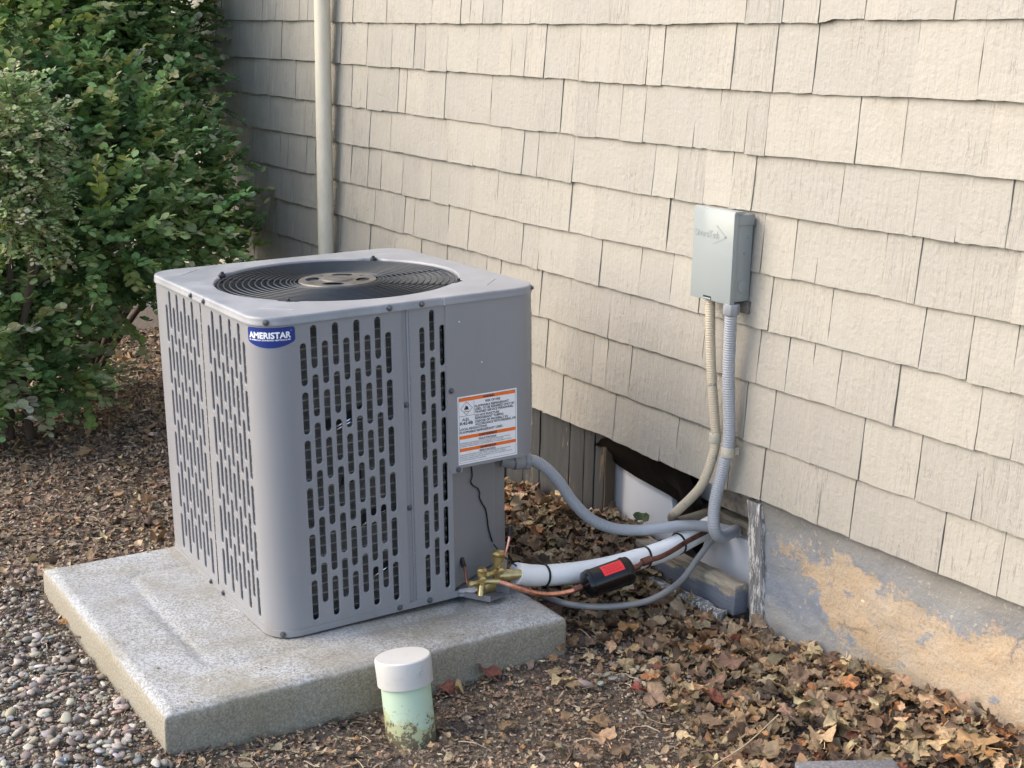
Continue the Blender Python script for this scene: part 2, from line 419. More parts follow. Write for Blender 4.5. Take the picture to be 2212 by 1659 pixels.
k2 = M.ramp(M.math('ADD', M.math('MULTIPLY', z, -5.), M.math('MULTIPLY', M.noise(M.pos, 55, 5, .8), 1.9)), [(.86, 0.), (.95, 1.)])
c = M.mix(k2, c, (.14, .115, .07)); M.color(c); M.normal(M.bump(n, .3, .001)); SEWER = M.m
M = Mat('white_pvc', .38); n = M.noise(M.pos, 40, 5, .7)
M.color(M.mix(M.ramp(n, [(.55, 0.), (.75, .6)]), (.50, .495, .47), (.41, .40, .36))); PVC = M.m
WHITE = simple('label_white', (.82, .82, .82), .35); ORANGE = simple('label_orange', (.85, .16, .015), .35)
INK = simple('label_ink', (.03, .03, .035), .5); NAVY = simple('badge_blue', (.018, .04, .20), .22); BWHITE = simple('badge_white', (.85, .86, .88), .3)
PAVER = Mat('paver_concrete', .85); PAVER.color(PAVER.ramp(PAVER.noise(PAVER.pos, 150, 5, .7), [(.35, (.10, .10, .105)), (.7, (.24, .24, .25))])); PAVER.normal(PAVER.bump(PAVER.noise(PAVER.pos, 90, 5, .7), .8, .004)); PAVER = PAVER.m

# ---------------------------------------------------------------- ground
def gz(x, y):
    x = np.asarray(x, float); y = np.asarray(y, float)
    b = -.008+.018*(fbm(x*3+9, y*3+4, 3, 3)-.45)
    b = b+.03*sm(-2.6, -3.5, x)*sm(2.0, .8, y)
    b = b+.055*sm(1.9, 2.3, y)*sm(-2.3, -1.65, x)+.02*sm(1.7, 2.2, y)*sm(-3.6, -3.1, x)*sm(-2.7, -2.95, x)-.012*sm(1.75, 1.9, y)*sm(-2.9, -2.7, x)*sm(-2.2, -2.4, x)+.045*sm(2.05, 2.34, y)*sm(-2.70, -2.95, x)*sm(-4.2, -3.6, x)
    b = b+.032*np.exp(-((x+2.62)**2/.10+(y-.66)**2/.05))+.014*sm(-2.40, -2.5, x)*sm(1.45, 1.65, y)*sm(2.2, 1.9, y)
    b = b-.012*np.exp(-((x+2.34)**2+(y-1.28)**2)/.02)
    return b
xs = np.unique(np.r_[np.linspace(-40, -8, 12), np.linspace(-8, 0, 260), np.linspace(0, 30, 12)])
ys = np.unique(np.r_[np.linspace(-40, -1, 12), np.linspace(-1, 3, 140), np.linspace(3, 25, 8)])
GX, GY = np.meshgrid(xs, ys); nx, ny = len(xs), len(ys)
GZ = gz(GX, GY)
V = np.stack([GX, GY, GZ], -1).reshape(-1, 3)
idx = np.arange(nx*ny).reshape(ny, nx)
F = np.stack([idx[:-1, :-1], idx[:-1, 1:], idx[1:, 1:], idx[1:, :-1]], -1).reshape(-1, 4)
ground = np_mesh('ground', V, F, None, SOIL, None, True); tag(ground, kind='structure')
ground['label'] = 'brown soil beside the house covered in shredded leaves'

# ---------------------------------------------------------------- house wall
house = empty('house', (-3.2, 2.3, 0), 'beige shingled house wall with peeling grey foundation behind the air conditioner', 'house')
HW = np.array([-3.2, 2.3, 0])
def wlocal(mb): mb.v = [(a-HW[0], b-HW[1], c-HW[2]) for a, b, c in mb.v]; return mb
CL = {0: [(-6.526, 1.4696), (-4.917, 1.466), (-4.765, 1.4607), (-4.247, 1.459), (-3.421, 1.4571), (-2.895, 1.4585), (-2.30, 1.4635), (-2.285, 1.4695), (-1.787, 1.4724)],
 1: [(-6.523, 1.3182), (-4.922, 1.3168), (-4.759, 1.3136), (-4.25, 1.310), (-3.415, 1.3066), (-3.086, 1.3055), (-2.469, 1.3063), (-2.053, 1.3127), (-1.768, 1.3168)],
 2: [(-6.456, 1.1728), (-4.914, 1.169), (-4.763, 1.1634), (-4.258, 1.16), (-3.448, 1.1547), (-2.874, 1.1571), (-2.456, 1.1588), (-2.189, 1.1634), (-1.749, 1.1686)],
 3: [(-6.346, 1.0308), (-4.912, 1.0320), (-4.76, 1.0261), (-4.258, 1.0255), (-3.534, 1.0213), (-2.93, 1.0223), (-2.444, 1.0234), (-2.225, 1.0244), (-1.731, 1.0318)],
 4: [(-5.884, 0.890), (-4.903, 0.8879), (-4.764, 0.8847), (-4.258, 0.8832), (-3.546, 0.8769), (-2.954, 0.8822), (-2.431, 0.88), (-1.992, 0.8845), (-1.713, 0.8906)],
 5: [(-5.788, 0.7568), (-4.9, 0.7559), (-4.754, 0.7542), (-4.258, 0.7502), (-3.776, 0.7497), (-2.418, 0.7438), (-1.964, 0.7489), (-1.713, 0.7495)],
 6: [(-5.8, .613), (-3.4, .606), (-2.406, 0.6069), (-2.192, 0.6099), (-1.801, 0.6105), (-1.678, 0.6154)],
 7: [(-5.8, .463), (-3.4, .458), (-2.392, 0.4561), (-2.308, 0.4592), (-2.11, 0.4596), (-1.858, 0.4612), (-1.65, .463)],
 8: [(-5.8, .322), (-3.48, 0.3159), (-3.086, 0.3189), (-2.683, 0.309), (-2.542, 0.3121), (-2.415, 0.3209), (-2.118, 0.317), (-1.858, 0.3197), (-1.637, 0.3237)]}
def cz(k, x):
    if k < 0: return cz(0, x)+.148*(-k)
    a = CL[k]; return np.interp(x, [p[0] for p in a], [p[1] for p in a])
XL, XR = -7.4, -1.15
# joints read off the photograph (4032 px wide, row, x px)
JO = {0: [1849, 2173, 2399, 2474, 2940, 3231, 3544, 4026], 1: [1441, 1540, 1757, 1877, 2010, 2142, 2278, 2417, 2546, 2606, 2967, 3206, 3602, 3861],
 2: [1594, 1748, 1838, 1928, 2118, 2266, 2441, 2534, 2825, 3017, 3372, 3553], 3: [1383, 1453, 1534, 1761, 1862, 1965, 2055, 2251, 2474, 2660, 2772, 2964, 3309, 3602],
 4: [1764, 1859, 1952, 2043, 2242, 2501, 2627, 2998, 3215, 3610, 3996], 5: [1761, 1880, 2052, 2118, 2266, 2361, 2516, 2640, 3030, 3264, 3626, 3990],
 6: [2470, 2607, 2769, 2983, 3095, 3297, 3846, 3990], 7: [2225, 2331, 2477, 2678, 2931, 3037, 3388, 3837, 4020],
 8: [2141, 2210, 2324, 2415, 2597, 2760, 2870, 3000, 3354, 3706, 3937]}
MIDY = {}
sh = []
rs = random.Random(5)
for k in range(-3, 9):
    js = []
    if k in JO:
        for px in JO[k]:
            # the wall x whose mid-course point projects to that column
            x_ = -2.5
            for it in range(12):
                zc = (float(cz(k, x_))+float(cz(k-1, x_)))/2
                P = np.array([x_, 2.3, zc])-CAM
                cpx = 1106*1.8228+(P@R_)/(P@W_)*5485
                P2 = P+np.array([.01, 0, 0]); c2 = 1106*1.8228+(P2@R_)/(P2@W_)*5485
                x_ += (px-cpx)/((c2-cpx)/.01)
            js.append(x_)
    js = sorted(js)
    allj = [XL]
    lim = js[0] if js else XR
    while allj[-1] < lim-.16: allj.append(allj[-1]+rs.choice([.075, .09, .11, .13, .15, .18])*rs.uniform(.9, 1.1))
    if js and js[0]-allj[-1] < .04: allj.pop()
    for j in js:
        while j-allj[-1] > .30: allj.append(allj[-1]+rs.uniform(.10, .2))
        allj.append(j)
    while allj[-1] < XR-.12: allj.append(allj[-1]+rs.uniform(.1, .24))
    allj.append(XR)
    for a, b in zip(allj[:-1], allj[1:]):
        if b-a > .165 and rs.random() < .5 and k >= 0:
            f_ = rs.uniform(.3, .7); sh.append((k, a, a+(b-a)*f_)); sh.append((k, a+(b-a)*f_, b))
        elif b-a > .012: sh.append((k, a, b))
def shingle(mb, k, a, b):
    w = b-a; nc = max(3, min(9, int(w/.022))); nr = 4
    g1 = rs.choice([.0003, .0004, .0006, .001, .0018]); g2 = rs.choice([.0003, .0005, .0009, .0012])
    off = rs.uniform(-.0015, .0015); yo = rs.uniform(-.0016, .0016); th = rs.uniform(.007, .0095)
    seed = rs.random()*99; tilt = rs.uniform(-.002, .002)
    V = []
    for i in range(nr+1):
        t = i/nr
        for j in range(nc+1):
            u = j/nc; x = a+g1+(w-g1-g2)*u
            zb = float(cz(k, x))+off+tilt*(u-.5)
            if i == 0: zb += rs.uniform(-.0013, .0013)
            zt = float(cz(k-1, x))+.016
            z = zb+(zt-zb)*t
            if 0 < j < nc: x += rs.uniform(-.001, .001)
            else: x += rs.uniform(-.0009, .0009)
            y = 2.300+yo+.0105*t+.0012*math.sin(seed+u*5+t*2)+rs.uniform(-.0003, .0003)
            V.append((x, y, z))
    n = nc+1; F = [(i*n+j, i*n+j+1, (i+1)*n+j+1, (i+1)*n+j) for i in range(nr) for j in range(nc)]
    base = len(V)
    for j in range(nc+1):
        p = V[j]; V.append((p[0], p[1]+th, p[2]+.0004))
    F += [(j+1, j, base+j, base+j+1) for j in range(nc)]
    bl = len(V)
    for i in range(nr+1):
        p = V[i*n]; V.append((p[0], p[1]+th, p[2]))
    F += [(i*n, (i+1)*n, bl+i+1, bl+i) for i in range(nr)]
    br_ = len(V)
    for i in range(nr+1):
        p = V[i*n+nc]; V.append((p[0], p[1]+th, p[2]))
    F += [((i+1)*n+nc, i*n+nc, br_+i, br_+i+1) for i in range(nr)]
    mb.add(V, F)
def px_of(P):
    P = np.array(P)-CAM; return 1106+(P@R_)/(P@W_)*3009.2, 829.5+(P@D_)/(P@W_)*3009.2
def size_in_view(s_):
    k, a, b = s_; z0 = float(cz(k, a)); z1 = float(cz(k-1, a))
    xa, ya = px_of((a, 2.3, (z0+z1)/2)); xb, yb = px_of((b, 2.3, (z0+z1)/2))
    if xb < -40 or xa > 2260 or ya < -160 or ya > 1700 or yb < -160: return 0
    if xa < 300: return 1
    return (xb-xa)*1000
order = sorted(range(len(sh)), key=lambda i: -size_in_view(sh[i]))
rest = MB()
for r_i, i in enumerate(order):
    k, a, b = sh[i]
    if r_i < 298 and size_in_view(sh[i]) > 0:
        mb = MB(); shingle(mb, k, a, b)
        cx, czz = (a+b)/2, float(cz(k, (a+b)/2))
        mb.v = [(v[0]-cx, v[1]-2.3, v[2]-czz) for v in mb.v]
        o = mb.build('shingle', SHINGLE, house, True, 35); o.location = (cx-HW[0], 0, czz)
    else: shingle(rest, k, a, b)
o = wlocal(rest).build('shingle_field', SHINGLE, house, True, 35); o['kind'] = 'stuff'
# sheathing, plus unseen house body and crawlspace walls added to block light
mb = MB(); mb.box((XL-.2, 2.3175, .335), (XR+.3, 2.335, 2.6)); mb.box((XL-.2, 2.335, .36), (XR+.3, 5.2, 2.6))
wlocal(mb).build('sheathing_light_block', simple('sheathing', (.10, .09, .075), .9), house)
mb = MB(); mb.box((XL-.2, 3.0, -.25), (XR+.3, 3.05, .36)); mb.box((XL-.3, 2.36, -.25), (XL-.2, 3.0, .36)); mb.box((XR+.3, 2.36, -.25), (XR+.4, 3., .36))
wlocal(mb).build('crawlspace_light_block', simple('crawlspace', (.05, .04, .03), .95), house)  # dark unseen walls added so no light enters the opening
mb = MB(); mb.box((XL-.2, 2.300, 1.90), (XR+.3, 2.318, 2.6)); wlocal(mb).build('upper_wall', SHINGLE, house)
# foundation right of the opening, gridded and lumpy
fx = np.linspace(-2.43, XR+.3, 130); fz = np.linspace(-.2, .342, 46)
FX, FZ = np.meshgrid(fx, fz)
FY = 2.322-.022*(fbm(FX*7, FZ*9, 4, 21)-.45)-.05*sm(.06, -.06, FZ-.0+0*FX)*sm(-1.95, -1.6, FX)-.006*(fbm(FX*40, FZ*40, 3, 5)-.5)
FY = FY-.012*sm(.03, -.02, np.abs(FZ-(.06+.03*np.sin(FX*9))))*0
V = np.stack([FX-HW[0], FY-HW[1], FZ], -1).reshape(-1, 3); nx_, ny_ = len(fx), len(fz)
idx = np.arange(nx_*ny_).reshape(ny_, nx_)
F = np.stack([idx[:-1, :-1], idx[:-1, 1:], idx[1:, 1:], idx[1:, :-1]], -1).reshape(-1, 4)
np_mesh('foundation', V, F, None, FOUND, house, True)
mb = MB(); mb.box((-2.37, 2.335, -.2), (XR+.3, 2.45, .335)); wlocal(mb).build('foundation_core', FOUND, house)
# foundation stones showing through
for (px, py, s_) in ((1868, 1300, .010), (1876, 1322, .011), (1888, 1312, .008)):
    bm = bmesh.new(); bmesh.ops.create_icosphere(bm, subdivisions=2, radius=s_)
    for v in bm.verts: v.co = Vector((v.co.x*1.15, v.co.y*.5, v.co.z*.8))*(1+random.uniform(-.08, .08))
    me = bpy.data.meshes.new('embedded_stone'); bm.to_mesh(me); bm.free()
    me.polygons.foreach_set('use_smooth', [True]*len(me.polygons))
    p = aty(px, py, 2.322); o = link('embedded_stone', me, simple('embedded_stone', random.choice([(.55, .47, .33), (.48, .38, .24), (.20, .22, .27)]), .7), house); o.location = Vector(p-HW)
# corner post, planks, sill, debris in the opening
def slab(name, x0, x1, y0, y1, z0, z1, mt, j=.002, seg=8, bend=.0):
    mb = MB(); V = []; F = []
    for i in range(seg+1):
        t = i/seg; z = z0+(z1-z0)*t; q = [random.uniform(-j, j) for _ in range(4)]
        V += [(x0+q[0]+bend*t, y0+q[1], z), (x1+q[2]+bend*t, y0+q[1], z), (x1+q[2]+bend*t, y1, z), (x0+q[0]+bend*t, y1, z)]
    for i in range(seg):
        for k in range(4): a, b = i*4+k, i*4+(k+1) % 4; F.append((a, b, b+4, a+4))
    F += [(3, 2, 1, 0), tuple(seg*4+k for k in range(4))]
    mb.add(V, F); return wlocal(mb).build(name, mt, house, bevel=.0015)
slab('corner_post', -2.418, -2.372, 2.309, 2.38, -.15, .303, FLAKE, .0018, 16, -.052)
pl = [-4.3, -4.18, -4.02, -3.9, -3.77, -3.62, -3.52, -3.429, -3.271, -3.195, -3.143, -3.093]
for a, b in zip(pl[:-1], pl[1:]):
    slab('plank', a+.0025, b-.0025, 2.322+random.uniform(0, .006), 2.345, -.15, .33+random.uniform(-.003, .003), BOARD, .0012, 8)
slab('plank', -7.4, -4.305, 2.322, 2.345, -.15, .33, BOARD, .001, 4)
slab('plank_edge', -3.0905, -3.085, 2.324, 2.36, -.15, .315, simple('raw_edge', (.11, .075, .045), .8), .001, 5)
# top plate over the opening
slab('joist', -2.62, -2.452, 2.330, 2.36, .245, .312, OLDWOOD_DARK, .002, 3)
def hbeam(name, x0, x1, y0, y1, z0, z1, mt, slope=0., j=.003, seg=14):
    mb = MB(); V = []; F = []
    for i in range(seg+1):
        t = i/seg; x = x0+(x1-x0)*t; s_ = slope*t
        V += [(x, y0+random.uniform(-j, j), z0+s_), (x, y1, z0+s_), (x, y1, z1+s_+random.uniform(-j, j)), (x, y0+random.uniform(-j, j), z1+s_+random.uniform(-j, j)*.7)]
    for i in range(seg):
        for k in range(4): a, b = i*4+k, i*4+(k+1) % 4; F.append((a, a+4, b+4, b))
    F += [(0, 1, 2, 3), tuple(seg*4+k for k in (3, 2, 1, 0))]
    mb.add(V, F); return wlocal(mb).build(name, mt, house, bevel=.002)
hbeam('sill_timber', -2.86, -2.452, 2.268, 2.315, .004, .082, SILL, .0)
hbeam('ledger_board', -2.98, -2.462, 2.225, 2.258, -.03, .012, FLAKE, .004, .005)
hbeam('inner_timber', -2.80, -2.44, 2.40, 2.47, .135, .185, SILL, .02)
# foam boards and flashing in the opening
def plate(name, pts, y, th, mt, sub=1):
    mb = MB(); n = len(pts)
    V = [(x, y+dy, z) for x, z, dy in pts]+[(x, y+dy+th, z) for x, z, dy in pts]
    F = [tuple(range(n)), tuple(range(2*n-1, n-1, -1))]+[((i+1) % n, i, i+n, (i+1) % n+n) for i in range(n)]
    mb.add(V, F); return wlocal(mb).build(name, mt, house, bevel=.0012)
plate('foam_board', [(-3.16, -.05, 0), (-2.835, -.03, 0), (-2.822, .10, 0), (-2.828, .16, 0), (-2.842, .206, 0), (-3.0, .224, 0), (-3.16, .24, 0)], 2.368, .02, FOAM)
plate('foam_board', [(-2.76, -.05, .02), (-2.43, -.05, 0), (-2.43, .158, 0), (-2.70, .158, .02)], 2.372, .02, FOAM)
plate('foam_board', [(-2.74, .215, .05), (-2.66, .215, .05), (-2.655, .31, .05), (-2.735, .31, .05)], 2.34, .015, FOAM)
mb = MB(); V = []
FT = [(-3.13, .272, .268), (-3.10, .300, .236), (-3.06, .316, .224), (-2.98, .314, .214), (-2.90, .312, .208), (-2.83, .310, .203), (-2.775, .308, .196), (-2.755, .308, .15), (-2.72, .306, .11), (-2.700, .300, .15), (-2.690, .285, .22)]
for i, (x_, zt_, zb_) in enumerate(FT):
    w_ = random.uniform(-.003, .003)
    V += [(x_, 2.314+w_*.3, zt_), (x_, 2.322+w_, zt_*.65+zb_*.35), (x_, 2.345+w_, zt_*.3+zb_*.7), (x_, 2.352, zb_), (x_, 2.356, zb_)]
mb.add(V, [(i*5+j, (i+1)*5+j, (i+1)*5+j+1, i*5+j+1) for i in range(len(FT)-1) for j in range(4)])
wlocal(mb).build('black_flashing', BLACKF, house, True, 50)
plate('black_flashing', [(-2.842, -.02, .05), (-2.74, -.02, .05), (-2.74, .22, .05), (-2.842, .22, .05)], 2.40, .004, BLACKF)

# ---------------------------------------------------------------- downspout
ds = empty('downspout', (-4.80, 2.255, 0), 'round beige painted downspout running up the shingled wall left of centre', 'pipe')
def loc(mb, c): mb.v = [(a-c[0], b-c[1], d-c[2]) for a, b, d in mb.v]; return mb
c0 = (-4.80, 2.255, 0)
pts = [(-4.805+.002*math.sin(z*3), 2.255, z) for z in np.linspace(0.0, 2.5, 40)]
loc(MB().tube(pts, .030, 20), c0).build('pipe_body', SPOUT, ds, True, 50)
loc(MB().tube([(-4.805, 2.255, 1.70), (-4.805, 2.255, 1.73)], .032, 20), c0).build('joint_band', SPOUT, ds, True, 50)

# ---------------------------------------------------------------- concrete pad
PX0, PX1, PY0, PY1, PZ = -3.388, -2.487, .806, 1.765, .103
pad = empty('equipment_pad', ((PX0+PX1)/2, (PY0+PY1)/2, 0), 'large square speckled grey pad under the air conditioner', 'pad')
def sdrr(x, y, cx, cy, hx, hy, r):
    qx = np.abs(x-cx)-hx+r; qy = np.abs(y-cy)-hy+r
    return np.hypot(np.maximum(qx, 0), np.maximum(qy, 0))+np.minimum(np.maximum(qx, qy), 0)-r
N = 190
u = np.linspace(-1, 1, N); uu = np.sign(u)*(1-(1-np.abs(u))**1.0)
PXs, PYs = np.meshgrid(uu, uu); CX, CY = (PX0+PX1)/2, (PY0+PY1)/2; HXp, HYp = (PX1-PX0)/2, (PY1-PY0)/2
x = CX+PXs*HXp; y = CY+PYs*HYp
d = sdrr(x, y, CX, CY, HXp, HYp, .012)
edge = sm(0, -.016, d)
ring = sdrr(x, y, CX, CY, HXp-.15, HYp-.15, .06)
z = PZ-.006*(1-edge)-.0045*np.exp(-(ring/.016)**2)-.002*sm(.01, -.01, ring)
ring2 = sdrr(x, y, CX-.18, CY-.21, .12, .13, .05)
z += .0025*sm(.012, -.012, ring2)
z += .004*(fbm(x*9, y*9, 3, 8)-.5)+.0012*(fbm(x*70, y*70, 2, 4)-.5)
idx = np.arange(N*N).reshape(N, N)
V = np.stack([x-CX, y-CY, z], -1).reshape(-1, 3)
F = np.stack([idx[:-1, :-1], idx[:-1, 1:], idx[1:, 1:], idx[1:, :-1]], -1).reshape(-1, 4)
# skirt
per = list(idx[0, :])+list(idx[1:, -1])+list(idx[-1, -2::-1])+list(idx[-2:0:-1, 0])
pv = V[per]; lays = [V]; cur = np.array(per); Fs = [F]; base_n = len(V)
for t in range(1, 7):
    nvv = pv.copy(); s_ = 1+.012*math.sin(min(t, 2)/2*PI/2); nvv[:, 0] *= s_; nvv[:, 1] *= s_
    nn_ = fbm(pv[:, 0]*30+t*3.1, pv[:, 1]*30+7, 3, 2)-.5
    nvv[:, 0] += nn_*.008*np.sign(pv[:, 0]); nvv[:, 1] += nn_*.008*np.sign(pv[:, 1])*0
    nvv[:, 2] = pv[:, 2]*(1-.0)-[0, .005, .02, .045, .07, .1, .16][t]
    nid = base_n+np.arange(len(per)); base_n += len(per); lays.append(nvv)
    Fs.append(np.stack([cur, nid, np.roll(nid, -1), np.roll(cur, -1)], -1)); cur = nid
np_mesh('slab', np.concatenate(lays), np.concatenate(Fs), None, PAD, pad, True)
# ---------------------------------------------------------------- air conditioner
ac = empty('air_conditioner', (0, 0, 0), 'grey outdoor air conditioner condenser with slotted panels and round fan grille', 'air conditioner')
O = Vector((-3.04812718, 1.48419534, .11067))
a_, b_, c_ = -0.01378357, 0.02756104, -0.01036857
ROT = Matrix.Rotation(a_, 3, 'Z') @ Matrix.Rotation(b_, 3, 'X') @ Matrix.Rotation(c_, 3, 'Y')
ac.matrix_world = Matrix.Translation(O) @ ROT.to_4x4()
ROTn = np.array(ROT); On = np.array(O)
def to_local(P): return ROTn.T @ (np.array(P)-On)
HX, HY, HH = .3689, .3577, .7307
BX, BY, BR = .3655, .3545, .066
def arc(cx, cy, r, a0, a1, n=10):
    return [(cx+r*math.cos(a0+(a1-a0)*i/n), cy+r*math.sin(a0+(a1-a0)*i/n)) for i in range(n+1)]
def rrect(hx, hy, r, n=10):
    return arc(hx-r, hy-r, r, 0, PI/2, n)+arc(-hx+r, hy-r, r, PI/2, PI, n)+arc(-hx+r, -hy+r, r, PI, 1.5*PI, n)+arc(hx-r, -hy+r, r, 1.5*PI, 2*PI, n)
def stad(cx, z0, z1, w, n=6):
    r = w/2; out = []
    for i in range(n+1): t = PI*i/n; out.append((cx+r*math.cos(t), z1-r+r*math.sin(t)))
    for i in range(n+1): t = PI+PI*i/n; out.append((cx+r*math.cos(t), z0+r+r*math.sin(t)))
    return out
LIPR = .0016
def slotted(mb, u0, u1, v0, v1, slots, fmap):
    """fmap(u,v,depth)->3D; slots list of (uc, z0, z1, w)"""
    outer = [(u0, v0), (u1, v0), (u1, v1), (u0, v1)]
    holes = [stad(c, a-LIPR, b+LIPR, w+2*LIPR) for c, a, b, w in slots]
    polys = [[Vector((p[0], p[1], 0)) for p in outer]]+[[Vector((p[0], p[1], 0)) for p in h] for h in holes]
    allp = [p for q in [outer]+holes for p in q]
    tri = tessellate_polygon(polys)
    F = []
    for t in tri:
        a, b, c = [allp[i] for i in t]
        ar = (b[0]-a[0])*(c[1]-a[1])-(b[1]-a[1])*(c[0]-a[0])
        F.append(t if ar > 0 else t[::-1])
    mb.add([fmap(p[0], p[1], 0) for p in allp], F)
    for c, a, b, w in slots:
        L = []
        for (off, dep) in ((LIPR, 0), (LIPR*.45, .0003), (.0, .0015), (0, .0045)):
            L.append([fmap(p[0], p[1], dep) for p in stad(c, a-off, b+off, w+2*off)])
        n = len(L[0]); V = [p for l in L for p in l]
        F = [(i*n+k, i*n+(k+1) % n, (i+1)*n+(k+1) % n, (i+1)*n+k) for i in range(3) for k in range(n)]
        mb.add(V, F)
def strip(mb, path, z0, z1, nz=1):
    V = [(p[0], p[1], z0+(z1-z0)*j/nz) for j in range(nz+1) for p in path]; n = len(path)
    mb.add(V, [(j*n+i, j*n+i+1, (j+1)*n+i+1, (j+1)*n+i) for j in range(nz) for i in range(n-1)])
SW = .0146; PIT = .1088
def col_slots(cols, w=SW):
    out = []
    for c, kind in cols:
        top = .6665 if kind == 'l' else .7035
        for k in range(6): out.append((c, top-.0948-PIT*k, top-PIT*k, w))
    return out
Z0, Z1 = .0135, .7135
fBC = lambda o: (lambda u, v, d: (BX+o-d, u, v))
fAB = lambda o: (lambda u, v, d: (u, -BY-o+d, v))
fAD = lambda o: (lambda u, v, d: (-BX-o+d, -u, v))
fDC = lambda o: (lambda u, v, d: (-u, BY+o-d, v))
# front-left face, left panel with the A corner
mb = MB()
cols = [(-.2381+.02706*k, 'l' if k % 2 == 0 else 'h') for k in range(9)]
slotted(mb, -BX+BR, .0085, Z0, Z1, col_slots(cols), fAB(0))
strip(mb, arc(-BX+BR, -BY+BR, BR, PI, 1.5*PI, 12), Z0, Z1)
cols = [(-.24+.0268*k, 'l' if k % 2 == 0 else 'h') for k in range(18)]
slotted(mb, -BY+BR, BY-BR, Z0, Z1, col_slots(cols), fAD(0))
mb.build('louvered_panel', ENAMEL, ac, True, 30)
# right panel of that face, B corner, main part of the right-hand face
mb = MB()
cols = [(.0616+.0272*k, 'l' if k % 2 == 0 else 'h') for k in range(9)]
slotted(mb, .017, BX-BR, Z0, Z1, col_slots(cols), fAB(.0004))
a1 = arc(BX-BR, -BY+BR, BR+.0004, 1.5*PI, 2*PI, 16)
strip(mb, a1, Z0, Z1)
cols = [(-.2535+.02553*k, 'l' if k % 2 == 0 else 'h') for k in range(9)]
slotted(mb, -BY+BR, -.0165, Z0, Z1, col_slots(cols), fBC(.0004))
mb.build('louvered_panel', ENAMEL, ac, True, 30)
# narrow panel by the controls
mb = MB()
sl = [s_ for s_ in col_slots([(.0355, 'l'), (.0612, 'h'), (.0870, 'l')], .0128)]
slotted(mb, .002, .1055, Z0, Z1, sl, fBC(.0002))
mb.build('louvered_panel', ENAMEL, ac, True, 30)
# joint channels
mb = MB(); mb.box((BX-.0115, -.0168, Z0), (BX-.0035, .0022, Z1)); mb.build('joint_channel', ENAMEL, ac)
mb = MB(); mb.box((BX-.004, -.0030, Z0), (BX-.0005, .0022, Z1)); mb.build('joint_channel', ENAMEL, ac, bevel=.0008)
mb = MB(); mb.box((.008, -BY+.0025, Z0), (.0175, -BY+.008, Z1)); mb.build('joint_channel', ENAMEL, ac)
# back face
mb = MB(); cols = [(-.12+.0268*k, 'l' if k % 2 == 0 else 'h') for k in range(15)]
slotted(mb, -.15, BX-BR, Z0, Z1, col_slots(cols), fDC(0)); strip(mb, arc(-BX+BR, BY-BR, BR, PI/2, PI, 10), Z0, Z1)
mb.build('louvered_panel', ENAMEL, ac, True, 30)
# control cover round the C corner
o_ = .0022
mb = MB()
path = [(BX+o_, .0948), (BX+o_, BY-BR)]+arc(BX-BR, BY-BR, BR+o_, 0, PI/2, 14)[1:]+[(.15, BY+o_)]
strip(mb, path, .3190, .7135)
V = [(BX+o_, .0982, .3090), (BX+o_, .1322, .3090), (BX+o_, .1322, .3190), (BX+o_, .0982, .3190)]
mb.add(V, [(0, 1, 2, 3)])
mb.add([(BX+o_, .0948, .3190), (BX+o_, .0948, .7135), (BX-.001, .0948, .7135), (BX-.001, .0948, .3190)], [(0, 1, 2, 3)])
inner = [(BX+o_, .1055)]+[(p[0], p[1]) for p in path[1:]]+[(.15, .1055)]
mb.add([(p[0], p[1], .3192) for p in inner], [tuple(range(len(inner)-1, -1, -1))])
mb.add([(p[0], p[1], .3192+.003) for p in inner], [tuple(range(len(inner)))])
mb.build('control_cover', ENAMEL, ac, True, 30)
# recessed service panel
mb = MB()
path = [(BX-.001, .1056), (.349, .112), (.252, .2846), (.2515, .2868), (.216, .338), (.15, BY)]
strip(mb, path, .012, .3192)
mb.build('service_panel', ENAMEL, ac)
# base pan
mb = MB()
rr = rrect(HX-.001, HY-.001, .068, 12)
keep = [p for p in rr if not (p[0] > .2 and p[1] > .112)]
k0 = next(i for i, p in enumerate(rr) if p[1] <= HY-.0 and p[0] < .2)
ordp = [p for p in rr[k0:]]
path = [(.15, HY-.001)]+[p for p in ordp if not (p[0] > .2 and p[1] > .0)]+[(HX-.001, .1117)]
strip(mb, path, -.001, .0142)
Vt = [(p[0], p[1], .0142) for p in path]+[(p[0]*.985, p[1]*.985, .0142) for p in path]; n = len(path)
mb.add(Vt, [(i, i+1, n+i+1, n+i) for i in range(n-1)])
mb.add([(HX-.001, .1117, -.001), (HX-.001, .1117, .0142), (HX-.012, .1117, .0142), (HX-.012, .1117, -.001)], [(0, 3, 2, 1)])
poly = path[:]+[(.364, .1125), (.3846, .150), (.31, .285), (.21, .35)]
mb.add([(p[0], p[1], .004) for p in poly], [tuple(range(len(poly)))])
mb.add([(p[0], p[1], .001) for p in poly], [tuple(range(len(poly)-1, -1, -1))])
strip(mb, [(.364, .1125), (.3846, .150), (.31, .285), (.21, .35)], -.002, .006)
mb.build('base_pan', ENAMEL, ac, True, 30)
for (fx_, fy_) in ((-.3, -.29), (.3, -.29), (-.3, .29), (.25, .25)):
    MB().box((fx_-.02, fy_-.02, -.012), (fx_+.02, fy_+.02, .0005)).build('foot', BLACKM, ac)
